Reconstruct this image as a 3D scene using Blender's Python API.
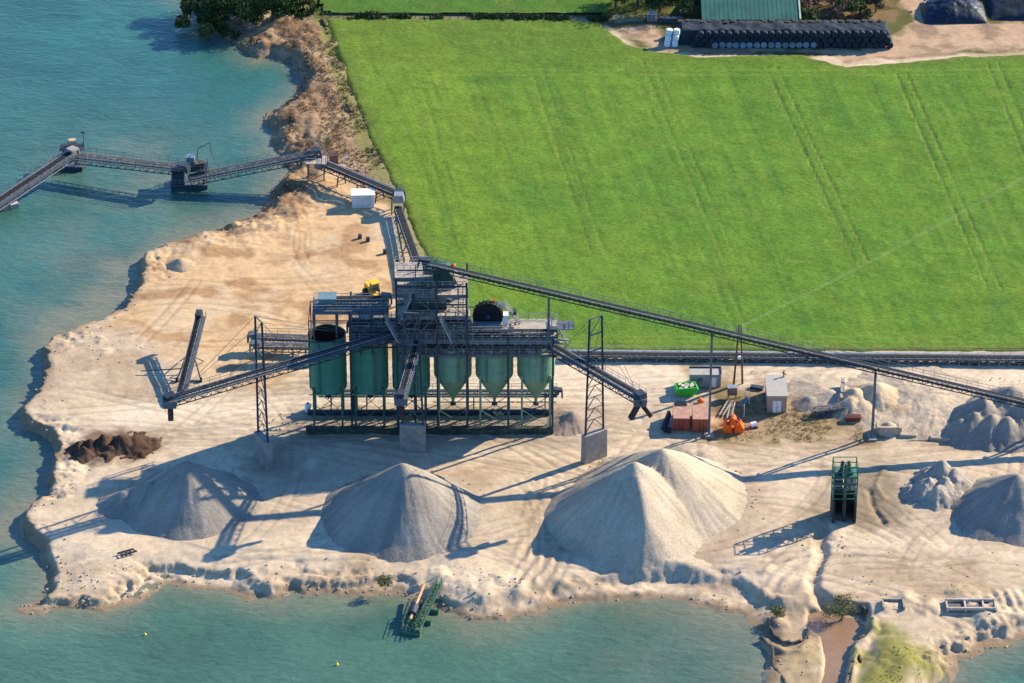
import bpy, math, random
import numpy as np
from mathutils import Vector, Matrix
R = math.radians
random.seed(7)
sc = bpy.context.scene
for o in list(bpy.data.objects): bpy.data.objects.remove(o)
C = sc.collection

# ------------------------------------------------------------------ camera, sky, sun, exposure
PITCH, DIST, FPX = R(30), 700.0, 3780.0
cam = bpy.data.cameras.new('camera'); camo = bpy.data.objects.new('camera', cam); C.objects.link(camo)
camo.location = (0, -DIST*math.cos(PITCH), DIST*math.sin(PITCH)); camo.rotation_euler = (math.pi/2-PITCH, 0, 0)
cam.sensor_width = 36; cam.lens = 36*FPX/1024; cam.clip_start = 1; cam.clip_end = 20000
sc.camera = camo
SUN = Vector((1.58, 0.985, 1.0)).normalized()
elev = math.asin(SUN.z); az = math.atan2(SUN.x, SUN.y)
w = bpy.data.worlds.new("World"); sc.world = w; w.use_nodes = True
nt = w.node_tree; bg = nt.nodes['Background']
sky = nt.nodes.new('ShaderNodeTexSky'); sky.sky_type = 'NISHITA'; sky.sun_disc = False
sky.sun_elevation = elev; sky.sun_rotation = az; sky.air_density = 1.3; sky.dust_density = 0.0; sky.ozone_density = 5.0
mx = nt.nodes.new('ShaderNodeMix'); mx.data_type = 'RGBA'; mx.blend_type = 'MULTIPLY'; mx.inputs[0].default_value = 1; mx.inputs[7].default_value = (0.60, 0.90, 1.22, 1)
nt.links.new(sky.outputs[0], mx.inputs[6]); nt.links.new(mx.outputs[2], bg.inputs[0]); bg.inputs[1].default_value = 0.105
sl = bpy.data.lights.new('sun', 'SUN'); so = bpy.data.objects.new('sun', sl); C.objects.link(so)
sl.energy = 5.0; sl.angle = R(0.5); sl.color = (1.0, 0.85, 0.62)
so.rotation_euler = SUN.to_track_quat('Z', 'Y').to_euler(); so.location = SUN*300
sc.view_settings.view_transform = 'Standard'; sc.view_settings.look = 'None'; sc.view_settings.gamma = 1
sc.view_settings.use_curve_mapping = False; sc.view_settings.exposure = 1.16

# ------------------------------------------------------------------ picture measurements -> metres on the ground
CP = np.array([0, -DIST*math.cos(PITCH), DIST*math.sin(PITCH)])
def ray(px, py):
    X = (px-512)/FPX; Y = (341.5-py)/FPX
    return np.array([X, math.cos(PITCH)+Y*math.sin(PITCH), -math.sin(PITCH)+Y*math.cos(PITCH)])
def G(px, py, z=0.0):
    d = ray(px, py); t = (z-CP[2])/d[2]; p = CP+d*t
    return Vector((p[0], p[1], z))
WZ = -2.0
def GW(px, py): return G(px, py, WZ)
def P(px, py, gy):
    """the point seen at (px,py) that stands above the ground line gy"""
    y0 = G(512, gy).y; d = ray(px, py); t = (y0-CP[1])/d[1]; p = CP+d*t
    return Vector(p)

# ------------------------------------------------------------------ numpy noise
class Noise:
    def __init__(s, seed):
        s.r = np.random.RandomState(seed); s.t = s.r.rand(512, 512)
    def n(s, x, y, sc_):
        x = np.asarray(x)/sc_+1000.3; y = np.asarray(y)/sc_+1000.7
        xi = np.floor(x).astype(int); yi = np.floor(y).astype(int); fx = x-xi; fy = y-yi
        fx = fx*fx*(3-2*fx); fy = fy*fy*(3-2*fy); t = s.t
        a = t[xi % 512, yi % 512]; b = t[(xi+1) % 512, yi % 512]; c = t[xi % 512, (yi+1) % 512]; d = t[(xi+1) % 512, (yi+1) % 512]
        return (a*(1-fx)+b*fx)*(1-fy)+(c*(1-fx)+d*fx)*fy - 0.5
    def fbm(s, x, y, sc_, o=4, g=0.5):
        v = 0; a = 1
        for i in range(o):
            v = v + a*s.n(np.asarray(x)+i*37.1, np.asarray(y)-i*17.3, sc_); sc_ = sc_/2.03; a *= g
        return v
NZ = Noise(3)
def sstep(a, b, x):
    t = np.clip((x-a)/(b-a), 0, 1); return t*t*(3-2*t)
def in_poly(x, y, poly):
    ins = np.zeros(x.shape, bool); n = len(poly)
    for i in range(n):
        x1, y1 = poly[i][0], poly[i][1]; x2, y2 = poly[(i+1) % n][0], poly[(i+1) % n][1]
        if y1 == y2: continue
        c = ((y1 > y) != (y2 > y)) & (x < (x2-x1)*(y-y1)/(y2-y1)+x1); ins ^= c
    return ins
def dist_line(x, y, pl, closed=False):
    d = np.full(x.shape, 1e9); n = len(pl)
    for i in range(n if closed else n-1):
        a = pl[i]; b = pl[(i+1) % n]; dx = b[0]-a[0]; dy = b[1]-a[1]; L = dx*dx+dy*dy+1e-9
        t = np.clip(((x-a[0])*dx+(y-a[1])*dy)/L, 0, 1)
        d = np.minimum(d, (x-a[0]-t*dx)**2+(y-a[1]-t*dy)**2)
    return np.sqrt(d)
def sdist(x, y, poly):
    d = dist_line(x, y, poly, True); return np.where(in_poly(x, y, poly), d, -d)
def pw(pts, z=0.0): return [tuple(G(a, b, z)[:2]) for a, b in pts]

# ------------------------------------------------------------------ materials
MATS = {}
def newmat(name):
    m = bpy.data.materials.new(name); m.use_nodes = True; MATS[name] = m
    return m, m.node_tree, m.node_tree.nodes['Principled BSDF']
def N(nt, t, **k):
    n = nt.nodes.new(t)
    for a, b in k.items(): setattr(n, a, b)
    return n
def noise(nt, scale, detail=4, rough=0.55, vec=None, dist=0):
    n = N(nt, 'ShaderNodeTexNoise'); n.inputs['Scale'].default_value = scale; n.inputs['Detail'].default_value = detail
    n.inputs['Roughness'].default_value = rough; n.inputs['Distortion'].default_value = dist
    if vec is not None: nt.links.new(vec, n.inputs['Vector'])
    return n
def ramp(nt, src, stops):
    r = N(nt, 'ShaderNodeValToRGB'); e = r.color_ramp.elements
    while len(e) < len(stops): e.new(0.5)
    for i, (p, c) in enumerate(stops):
        e[i].position = p; e[i].color = (c[0], c[1], c[2], 1) if not isinstance(c, float) else (c, c, c, 1)
    nt.links.new(src, r.inputs[0]); return r
def mixc(nt, a, b, fac, mode='MIX'):
    m = N(nt, 'ShaderNodeMix', data_type='RGBA', blend_type=mode)
    for s, v in ((m.inputs[6], a), (m.inputs[7], b), (m.inputs[0], fac)):
        if isinstance(v, (int, float)): s.default_value = v
        elif isinstance(v, tuple): s.default_value = (v[0], v[1], v[2], 1)
        else: nt.links.new(v, s)
    return m.outputs[2]
def world_vec(nt, scale=(1, 1, 1), rot=0):
    g = N(nt, 'ShaderNodeNewGeometry'); m = N(nt, 'ShaderNodeMapping'); m.inputs['Scale'].default_value = scale
    m.inputs['Rotation'].default_value = (0, 0, rot); nt.links.new(g.outputs['Position'], m.inputs['Vector']); return m.outputs[0]
def bump(nt, b, h, strength, dist=0.1, prev=None):
    n = N(nt, 'ShaderNodeBump'); n.inputs['Strength'].default_value = strength; n.inputs['Distance'].default_value = dist
    nt.links.new(h, n.inputs['Height'])
    if prev is not None: nt.links.new(prev, n.inputs['Normal'])
    nt.links.new(n.outputs[0], b.inputs['Normal']); return n.outputs[0]
def simple(name, col, rough=0.6, metal=0.0, var=0.35, scale=0.8, dirt=None, bmp=0.0, streak=None):
    m, nt, b = newmat(name); v = world_vec(nt)
    n1 = noise(nt, scale, 5, 0.65, v); r = ramp(nt, n1.outputs[0], [(0.3, tuple(c*(1-var) for c in col)), (0.7, tuple(min(1, c*(1+var)) for c in col))])
    out = r.outputs[0]
    if dirt:
        n2 = noise(nt, scale*2.3, 6, 0.7, v, 0.5); f = ramp(nt, n2.outputs[0], [(0.5, 0.0), (0.68, 0.85)])
        out = mixc(nt, out, dirt, f.outputs[0])
    if streak:
        vs2 = world_vec(nt, (1.6, 1.6, 0.10)); n5 = noise(nt, 1.0, 5, 0.7, vs2); f5 = ramp(nt, n5.outputs[0], [(0.52, 0.0), (0.70, 0.7)]); out = mixc(nt, out, streak, f5.outputs[0])
        n6 = noise(nt, 1.0, 5, 0.7, world_vec(nt, (2.6, 2.6, 0.07))); f6 = ramp(nt, n6.outputs[0], [(0.60, 0.0), (0.72, 0.6)]); out = mixc(nt, out, (0.14, 0.085, 0.05), f6.outputs[0])
    nt.links.new(out, b.inputs['Base Color']); b.inputs['Roughness'].default_value = rough; b.inputs['Metallic'].default_value = metal; b.inputs['Specular IOR Level'].default_value = 0.22 if rough > .3 else .5
    if bmp: bump(nt, b, n1.outputs[0], bmp)
    return m
M_STEEL = simple('dark blue grey steel', (0.028, 0.042, 0.062), 0.55, 0.1, 0.4, 0.9, (0.07, 0.065, 0.06))
M_GALV = simple('galvanised steel', (0.30, 0.32, 0.34), 0.5, 0.4, 0.25, 0.9, (0.2, 0.17, 0.13))
M_GREY = simple('grey painted steel', (0.085, 0.11, 0.135), 0.55, 0.15, 0.3, 0.7, (0.2, 0.17, 0.13))
M_BELT = simple('black rubber belt', (0.016, 0.018, 0.022), 1.0, 0, 0.3, 0.6, (0.04, 0.036, 0.03))
M_BELTS = simple('sandy rubber belt', (0.05, 0.048, 0.045), 0.8, 0, 0.3, 0.6, (0.28, 0.23, 0.17))
M_GREEN = simple('green silo paint', (0.055, 0.205, 0.135), 0.6, 0.0, 0.16, 0.35, (0.085, 0.18, 0.13), streak=(0.11, 0.22, 0.17))
M_GREEN2 = simple('faded green silo paint', (0.14, 0.275, 0.175), 0.6, 0.0, 0.16, 0.35, (0.16, 0.24, 0.17), streak=(0.22, 0.32, 0.24))
M_DGREEN = simple('dark green machine paint', (0.02, 0.075, 0.055), 0.5, 0.0, 0.3, 0.5, (0.06, 0.07, 0.05))
M_LEG = simple('green leg paint', (0.03, 0.13, 0.09), 0.5, 0.0, 0.25, 0.5, (0.08, 0.1, 0.07))
M_RUST = simple('rusty interior steel', (0.06, 0.032, 0.03), 0.85, 0.0, 0.4, 0.5)
M_DECK = simple('sandy deck plate', (0.36, 0.31, 0.25), 0.85, 0.0, 0.3, 0.7, (0.18, 0.17, 0.15))
M_CONC = simple('weathered concrete', (0.27, 0.25, 0.22), 0.9, 0.0, 0.22, 0.5, (0.16, 0.145, 0.12), 0.3)
M_RED = simple('faded red container paint', (0.30, 0.065, 0.04), 0.6, 0.0, 0.2, 0.7, (0.25, 0.10, 0.06))
M_REDTOP = simple('dusty red roof', (0.38, 0.22, 0.16), 0.8, 0.0, 0.3, 0.9, (0.22, 0.14, 0.11))
M_ORANGE = simple('bright orange paint', (0.80, 0.13, 0.015), 0.45, 0.0, 0.12, 0.9)
M_SKIP = simple('bright green skip paint', (0.05, 0.50, 0.06), 0.45, 0.0, 0.12, 0.9)
M_CABIN = simple('grey green cabin cladding', (0.22, 0.27, 0.24), 0.6, 0.0, 0.12, 0.7)
M_WHITE = simple('white painted metal', (0.70, 0.70, 0.68), 0.5, 0.0, 0.1, 0.9)
M_YELL = simple('yellow machine paint', (0.80, 0.42, 0.02), 0.45, 0.0, 0.12, 0.9)
M_TYRE = simple('black tyre rubber', (0.02, 0.02, 0.022), 0.85)
M_GLASS = simple('dark cab glass', (0.03, 0.06, 0.08), 0.12)
M_WOOD = simple('weathered timber pole', (0.17, 0.085, 0.045), 0.85, 0, 0.3, 1.5)
M_ROOFB = simple('grey bitumen roof', (0.33, 0.31, 0.28), 0.9, 0, 0.15, 1.2, (0.42, 0.37, 0.3))
M_BRICKT = simple('tan rendered wall', (0.32, 0.25, 0.19), 0.9, 0, 0.15, 0.8)
M_BLUEW = simple('pale blue steel housing', (0.12, 0.19, 0.22), 0.5, 0, 0.15, 0.8)
M_FILM = simple('dark silage film', (0.014, 0.024, 0.036), 0.8, 0, 0.4, 0.4, (0.022, 0.034, 0.046))
M_FILMW = simple('white bale film', (0.65, 0.68, 0.70), 0.4, 0, 0.1, 0.7)
M_BARN = simple('green sheet roof', (0.028, 0.11, 0.085), 0.6, 0, 0.3, 0.25, (0.05, 0.10, 0.07))
M_BUOY = simple('yellow buoy plastic', (0.85, 0.55, 0.02), 0.4)
M_PGREEN = simple('pontoon green paint', (0.03, 0.10, 0.06), 0.5, 0, 0.2, 0.9, (0.14, 0.15, 0.10))
M_PDARK = simple('dark pontoon hull', (0.03, 0.045, 0.065), 0.6, 0, 0.3, 0.6)
M_CABLE = simple('pale cable', (0.35, 0.38, 0.25), 0.5)
M_BARK = simple('dark bark', (0.07, 0.055, 0.04), 0.9, 0, 0.3, 2)

def sandmat(name, c1, c2, c3, bs=0.6):
    m, nt, b = newmat(name); v = world_vec(nt)
    n1 = noise(nt, 0.12, 6, 0.6, v, 0.6); r = ramp(nt, n1.outputs[0], [(0.3, c1), (0.5, c2), (0.72, c3)])
    n2 = noise(nt, 2.5, 6, 0.75, v); s = ramp(nt, n2.outputs[0], [(0.25, 0.72), (0.75, 1.2)])
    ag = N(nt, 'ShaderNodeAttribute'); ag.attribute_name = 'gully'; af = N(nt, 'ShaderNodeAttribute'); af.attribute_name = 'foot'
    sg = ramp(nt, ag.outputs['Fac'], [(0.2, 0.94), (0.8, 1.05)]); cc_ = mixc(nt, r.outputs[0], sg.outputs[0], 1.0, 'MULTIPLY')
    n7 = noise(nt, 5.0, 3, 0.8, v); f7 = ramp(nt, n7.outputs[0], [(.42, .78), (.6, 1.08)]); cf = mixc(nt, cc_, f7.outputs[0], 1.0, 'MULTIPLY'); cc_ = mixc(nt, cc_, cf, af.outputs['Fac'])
    nt.links.new(mixc(nt, cc_, s.outputs[0], 1.0, 'MULTIPLY'), b.inputs['Base Color'])
    b.inputs['Roughness'].default_value = 1.0; b.inputs['Specular IOR Level'].default_value = 0.05
    n3 = noise(nt, 0.8, 7, 0.7, v, 0.3); bump(nt, b, n3.outputs[0], bs, 0.35); return m
M_HSAND = sandmat('pale sand heap', (0.34, 0.28, 0.21), (0.42, 0.345, 0.255), (0.50, 0.41, 0.30))
M_HGREY = sandmat('grey gravel heap', (0.22, 0.195, 0.165), (0.27, 0.24, 0.20), (0.33, 0.29, 0.235))
M_HTAN = sandmat('tan sand mound', (0.36, 0.27, 0.17), (0.45, 0.34, 0.22), (0.50, 0.40, 0.28))
M_HBROWN = sandmat('dark brown soil heap', (0.045, 0.028, 0.018), (0.085, 0.052, 0.035), (0.15, 0.10, 0.07), 1.0)
M_HROCK = sandmat('grey rubble heap', (0.24, 0.22, 0.195), (0.34, 0.30, 0.25), (0.45, 0.39, 0.31), 1.0)

# ------------------------------------------------------------------ mesh helpers
class MB:
    def __init__(s): s.v = []; s.f = []
    def add(s, vs, fs):
        o = len(s.v); s.v += [tuple(v) for v in vs]; s.f += [tuple(i+o for i in f) for f in fs]; return s
    def box(s, c, size, rz=0.0, taper=1.0):
        c = Vector(c); hx, hy, hz = size[0]/2, size[1]/2, size[2]/2; m = Matrix.Rotation(rz, 3, 'Z'); vs = []
        for z, t in ((-hz, 1), (hz, taper)):
            for x, y in ((-hx, -hy), (hx, -hy), (hx, hy), (-hx, hy)): vs.append(c+m@Vector((x*t, y*t, z)))
        return s.add(vs, [(3, 2, 1, 0), (4, 5, 6, 7), (0, 1, 5, 4), (1, 2, 6, 5), (2, 3, 7, 6), (3, 0, 4, 7)])
    def ext(s, x0, x1, y0, y1, z0, z1): return s.box(((x0+x1)/2, (y0+y1)/2, (z0+z1)/2), (abs(x1-x0), abs(y1-y0), abs(z1-z0)))
    def bar(s, a, b, wd=0.12, ht=None, up=Vector((0, 0, 1))):
        a = Vector(a); b = Vector(b); ht = ht or wd; d = b-a
        if d.length < 1e-5: return s
        d.normalize(); u = Vector(up)
        if abs(d.dot(u)) > 0.98: u = Vector((0, 1, 0))
        r = d.cross(u).normalized(); u = r.cross(d).normalized(); vs = []
        for p in (a, b):
            for i, j in ((-1, -1), (1, -1), (1, 1), (-1, 1)): vs.append(p+r*i*wd/2+u*j*ht/2)
        return s.add(vs, [(3, 2, 1, 0), (4, 5, 6, 7), (0, 1, 5, 4), (1, 2, 6, 5), (2, 3, 7, 6), (3, 0, 4, 7)])
    def cyl(s, a, b, r0, r1=None, n=12, cap=True):
        a = Vector(a); b = Vector(b); r1 = r0 if r1 is None else r1; d = (b-a).normalized()
        u = Vector((0, 0, 1)) if abs(d.z) < 0.95 else Vector((1, 0, 0)); r = d.cross(u).normalized(); u = r.cross(d); vs = []
        for p, rr in ((a, r0), (b, r1)):
            for i in range(n):
                t = 2*math.pi*i/n; vs.append(p+r*math.cos(t)*rr+u*math.sin(t)*rr)
        fs = [(i, (i+1) % n, n+(i+1) % n, n+i) for i in range(n)]
        if cap: fs += [tuple(range(n))[::-1], tuple(range(n, 2*n))]
        return s.add(vs, fs)
    def lathe(s, c, prof, n=32):
        c = Vector(c); vs = []
        for r, z in prof:
            for i in range(n):
                t = 2*math.pi*i/n; vs.append(c+Vector((r*math.cos(t), r*math.sin(t), z)))
        fs = []
        for k in range(len(prof)-1):
            for i in range(n): fs.append((k*n+i, k*n+(i+1) % n, (k+1)*n+(i+1) % n, (k+1)*n+i))
        return s.add(vs, fs)
    def rail(s, pts, h=1.1, step=1.8, t=0.07, mid=True):
        for a, b in zip(pts[:-1], pts[1:]):
            a = Vector(a); b = Vector(b); L = (b-a).length; n = max(1, round(L/step)); H = Vector((0, 0, h))
            s.bar(a+H, b+H, t); 
            if mid: s.bar(a+H*0.5, b+H*0.5, t*0.8)
            for i in range(n+1): p = a.lerp(b, i/n); s.bar(p, p+H, t)
        return s
    def build(s, name, mat, parent=None, loc=None, smooth=False):
        me = bpy.data.meshes.new(name); off = Vector(parent.location) if parent is not None else (Vector(loc) if loc is not None else Vector((0, 0, 0)))
        if parent is not None and parent.parent is not None: off = off+Vector(parent.parent.location)
        me.from_pydata([tuple(Vector(v)-off) for v in s.v], [], s.f); me.materials.append(mat)
        if smooth: me.shade_smooth()
        me.update(); o = bpy.data.objects.new(name, me); C.objects.link(o)
        if parent is not None: o.parent = parent
        elif loc is not None: o.location = off
        return o
def tag(o, label=None, cat=None, group=None, kind=None):
    if label: o['label'] = label
    if cat: o['category'] = cat
    if group: o['group'] = group
    if kind: o['kind'] = kind
    return o
def thing(name, label, cat, loc, group=None):
    o = bpy.data.objects.new(name, None); C.objects.link(o); o.location = loc; o.empty_display_size = 0.5
    return tag(o, label, cat, group)
def copy_thing(src, loc, label, rz=None):
    c = src.copy(); C.objects.link(c); c.location = loc; c['label'] = label
    if rz is not None: c.rotation_euler = (0, 0, rz)
    for ch in src.children:
        k = ch.copy(); C.objects.link(k); k.parent = c
        for g in ch.children: q = g.copy(); C.objects.link(q); q.parent = k
    return c
def grid_mesh(name, X, Y, Z, mat, keep=None, colors=None, attrs=None, smooth=True):
    ny, nx = X.shape; co = np.stack([X, Y, Z], -1).reshape(-1, 3).astype(np.float32)
    idx = np.arange(nx*ny).reshape(ny, nx)
    q = np.stack([idx[:-1, :-1], idx[:-1, 1:], idx[1:, 1:], idx[1:, :-1]], -1).reshape(-1, 4)
    if keep is not None:
        kk = keep[:-1, :-1] & keep[:-1, 1:] & keep[1:, 1:] & keep[1:, :-1] if keep.shape == X.shape else keep
        q = q[kk.reshape(-1)]
        used = np.zeros(nx*ny, bool); used[q.reshape(-1)] = True; remap = np.cumsum(used)-1; q = remap[q]; co = co[used]
    else: used = np.ones(nx*ny, bool)
    me = bpy.data.meshes.new(name); me.vertices.add(len(co)); me.vertices.foreach_set('co', co.reshape(-1))
    me.loops.add(len(q)*4); me.loops.foreach_set('vertex_index', q.reshape(-1).astype(np.int32)); me.polygons.add(len(q))
    me.polygons.foreach_set('loop_start', np.arange(0, len(q)*4, 4, dtype=np.int32))
    me.polygons.foreach_set('use_smooth', np.full(len(q), smooth))
    me.update(calc_edges=True)
    if colors is not None:
        a = me.color_attributes.new('soil', 'FLOAT_COLOR', 'POINT'); c = np.concatenate([colors.reshape(-1, 3)[used], np.ones((len(co), 1))], 1)
        a.data.foreach_set('color', c.astype(np.float32).reshape(-1))
    for k, v in (attrs or {}).items():
        a = me.attributes.new(k, 'FLOAT', 'POINT'); a.data.foreach_set('value', v.reshape(-1)[used].astype(np.float32))
    me.materials.append(mat); o = bpy.data.objects.new(name, me); C.objects.link(o); return o

# ------------------------------------------------------------------ the ground
shore = [(150,-220),(165,-60),(190,0),(208,28),(235,42),(258,60),(270,57),(287,64),(293,80),(292,98),(285,108),(268,117),(267,126),(277,137),(276,152),(285,165),(281,180),(270,196),(256,212),(232,222),(205,232),(180,243),(158,253),(140,259),(133,267),(134,285),(126,305),(108,319),(80,332),(58,343),(47,354),(47,368),(44,386),(30,402),(19,413),(22,426),(36,434),(48,445),(50,462),(46,493),(30,511),(26,533),(40,552),(50,571),(44,592),(30,603),(15,610),(32,617),(75,611),(115,606),(150,596),(166,588),(200,591),(231,591),(246,600),(275,604),(296,595),(330,597),(356,600),(399,596),(429,606),(441,617),(476,625),(506,623),(538,616),(577,605),(608,600),(673,603),(716,606),(745,614),(756,636),(768,652),(775,670),(782,700),(800,760),(900,800),(935,730),(954,684),(966,662),(988,651),(1024,643),(1080,636),(1250,640),(1700,700),(1700,-500),(150,-500)]
shoreW = pw(shore, WZ)
def axis(a, b, s, far):
    c = list(np.arange(a, b+1e-6, s)); st = s*2; lo = []; x = a
    while x > -far: x -= st; lo.append(x); st *= 1.45
    st = s*2; hi = []; x = b
    while x < far: x += st; hi.append(x); st *= 1.45
    return np.array(lo[::-1]+c+hi)
GS = 0.31
AX = axis(-128, 122, GS, 6000); AY = axis(-104, 166, GS, 6000)
GX, GY = np.meshgrid(AX, AY)
d = sdist(GX, GY, shoreW)
leftness = sstep(-30, -95, GX)
lowleft = sstep(-55, -84, GY)*sstep(-75, -60, GX)+0
dn = d + NZ.fbm(GX, GY, 9, 4)*2.2 + NZ.fbm(GX+50, GY, 3.4, 4, .6)*1.2
gp_ = [G(430, 600).x, G(750, 600).x]; beach = sstep(gp_[0]-2, gp_[0]+4, GX)*sstep(gp_[1]+3, gp_[1]-3, GX)*sstep(-60, -70, GY)
bw = 1.5+4.0*beach-0.5*sstep(-62, -72, GX)*sstep(-78, -68, GY)
bw = bw*(1+0.9*NZ.fbm(GX, GY, 7, 3))
nsh = sstep(20, 60, GY)*sstep(-20, -60, GX)          # rough shrubby bank in the north
bw = bw+nsh*2.5
dn2 = dn+NZ.fbm(GX, GY, 1.6, 3)*0.9
nearb = sstep(-66, -74, GY)
bwid = 0.3+nearb*np.clip(1.6+NZ.fbm(GX+20, GY, 14, 2)*5, .4, 4)
cl = np.clip((dn2-bwid)/bw, 0, 1); bc = np.clip(dn/np.maximum(bwid, .3), 0, 1)
topz = -0.75*nearb*(1-sstep(3, 12, dn)); bz = WZ+0.3*bc
H = bz + (topz-bz)*(cl*cl*(3-2*cl)*0.7+0.3*cl)
H = np.where(dn < 0, WZ+np.maximum(dn*0.33, -3.5), H)
yard = sstep(0.2, 6, dn)
land = sstep(0, 3, dn)
# gentle relief, lumps of spoil along the shore
FW = pw([(323,18),(440,356),(1700,356),(1700,48),(845,60),(700,52),(640,44),(560,15)])
inf = sstep(-4, 1, sdist(GX, GY, FW))
H += land*NZ.fbm(GX, GY, 28, 3)*0.4*yard*(1-inf)
edge = sstep(0.6, 2.2, dn)*(1-sstep(4, 9, dn))
lump = np.abs(NZ.fbm(GX+9, GY*1.4, 5.5, 5, 0.55))
rdg = 0.35-np.abs(NZ.fbm(GX, GY, 3.2, 5, 0.6)); H += edge*(rdg-.25)*(0.75-.5*beach)*(0.15+sstep(-.05, .3, NZ.fbm(GX, GY, 12, 2))*1.4)
H += nsh*sstep(1, 5, dn)*(1-sstep(12, 20, dn))*(NZ.fbm(GX, GY, 6, 5, 0.6)*1.8+0.1)
H += land*NZ.fbm(GX, GY, 3.5, 5, 0.6)*0.09*(1-inf)
# shrubland, tan digging area, roads etc. as colour zones of the soil itself
def zone(pts, soft=2.0, wob=4.0, ws=9):
    return sstep(-soft, soft, sdist(GX, GY, pw(pts))+NZ.fbm(GX, GY, ws, 4, 0.6)*wob)
col = np.zeros(GX.shape+(3,)); 
def paint(mask, c, amt=1.0):
    global col
    m = (np.clip(mask, 0, 1)*amt)[..., None]; col = col*(1-m)+np.array(c)*m
col[:] = (0.50, 0.405, 0.295)
mot = NZ.fbm(GX, GY*1.6, 16, 5, 0.6)
paint(sstep(0.0, 0.45, mot), (0.58, 0.475, 0.35))
paint(sstep(0.0, 0.35, -mot), (0.38, 0.295, 0.205))
mo2 = NZ.fbm(GX*.5+40, GY*1.8, 6, 5, .65); paint(sstep(0.05, .35, mo2), (0.42, 0.33, 0.235), .6)
tan = zone([(170,240),(240,215),(300,175),(345,170),(395,215),(400,345),(300,352),(230,360),(120,325),(150,270)], 7, 14, 22)
paint(tan, (0.52, 0.365, 0.21)); paint(tan*sstep(0.0, 0.35, NZ.fbm(GX+70, GY, 12, 5)), (0.52, 0.40, 0.26)); paint(tan*sstep(0.05, 0.4, NZ.fbm(GX-70, GY*1.3, 7, 5)), (0.36, 0.23, 0.125))
roadz = zone([(170,500),(330,548),(540,560),(800,470),(1024,445),(1300,440),(1300,475),(1024,470),(780,500),(560,590),(330,575),(160,575),(90,520),(60,470),(60,420),(130,425),(90,470),(110,510)], 4, 6)
paint(roadz, (0.56, 0.46, 0.34), 0.7)
roadm = zone([(560,368),(1300,368),(1300,384),(1024,382),(800,386),(600,400),(330,412),(180,420),(110,425),(100,410),(200,398),(330,392)], 3, 3)
paint(roadm, (0.63, 0.53, 0.40), 0.85)
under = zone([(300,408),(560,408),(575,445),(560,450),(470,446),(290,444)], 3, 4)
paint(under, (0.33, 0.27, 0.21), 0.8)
shrub = zone([(225,30),(250,22),(325,16),(345,70),(370,130),(398,190),(400,205),(372,200),(345,160),(318,175),(290,215),(262,222),(240,215),(262,190),(262,130),(275,100),(250,60)], 3, 5)
paint(shrub, (0.25, 0.165, 0.10)); sh2 = NZ.fbm(GX*1.0, GY*0.5, 3.2, 5, 0.65)
paint(shrub*sstep(0.0, 0.3, sh2), (0.33, 0.235, 0.145)); paint(shrub*sstep(0.08, 0.4, -sh2), (0.13, 0.085, 0.055))
paint(nsh*(1-sstep(5, 13, dn))*sstep(-.1, 0.2, NZ.fbm(GX, GY, 4.5, 4)), (0.13, 0.085, 0.055), 0.8)
scrub = zone([(745,385),(765,372),(795,385),(800,405),(860,410),(862,440),(760,446),(700,442),(715,400),(690,390),(700,372),(735,365)], 3, 5, 5)
paint(scrub, (0.32, 0.235, 0.14)); paint(scrub*sstep(0.0, 0.25, NZ.fbm(GX, GY, 3, 4)), (0.22, 0.18, 0.09), 0.7)
margin = 1-sstep(1.3, 2.6, dist_line(GX, GY, pw([(318,5),(330,42),(346,85),(362,130),(381,170),(397,200),(411,235),(424,262),(432,300)]))+NZ.fbm(GX, GY, 3, 3)*1.5)
paint(margin, (0.20, 0.20, 0.07), 0.8)
wetp = zone([(862,480),(885,470),(900,500),(905,525),(870,530),(855,515)], 2, 3, 4); paint(wetp, (0.20, 0.155, 0.11), .85)
paint(zone([(800,515),(832,470),(832,520),(812,545)], 2, 3, 4), (0.33, 0.27, 0.18), .8)
paint(zone([(655,560),(700,540),(745,480),(765,490),(750,540),(720,580),(680,582)], 3, 5), (0.34, 0.26, 0.19), .7)
paint(zone([(525,500),(545,495),(540,540),(520,545)], 3, 5), (0.36, 0.27, 0.17), .6)
paint(zone([(265,440),(300,440),(305,480),(280,490),(255,470)], 3, 5), (0.22, 0.18, 0.14), .7)
damp = zone([(765,500),(790,470),(900,470),(930,520),(880,560),(800,560),(770,610),(750,600)], 3, 8)
paint(damp*sstep(-.05, .3, NZ.fbm(GX, GY, 5, 4)), (0.32, 0.26, 0.19), 0.6)
pit = zone([(845,478),(885,470),(915,500),(880,528),(850,522)], 2, 3, 4); paint(pit, (0.25, 0.20, 0.14), 0.8); paint(zone([(68,445),(95,430),(150,436),(160,446),(140,456),(100,464),(66,460)], 1.5, 3, 4), (0.15, 0.10, 0.07), .9)
paint(zone([(905,500),(960,500),(1000,545),(930,530)], 4, 6), (0.40, 0.33, 0.25), .6)
moss = zone([(848,683),(852,650),(875,632),(925,645),(935,665),(895,690),(890,740),(848,740)], 3, 6, 5)
paint(moss, (0.20, 0.20, 0.045), .9); paint(zone([(780,640),(815,640),(815,655),(785,655)], 2, 3, 3), (0.30, 0.28, 0.07), .7)
mud = zone([(768,625),(812,628),(826,690),(830,760),(785,760),(772,660)], 2, 3, 4); paint(mud, (0.34, 0.26, 0.16), 0.95)
paint(zone([(195,500),(330,475),(330,520),(250,540),(180,530)], 4, 5), (0.35, 0.29, 0.23), 0.5)
paint(zone([(350,545),(365,540),(370,580),(345,585)], 2, 4, 4), (0.34, 0.25, 0.14), 0.7)
wet = 1-sstep(0.3, 2.4, np.abs(dn-0.5)); paint(wet, (0.22, 0.165, 0.11), 0.9)
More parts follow.
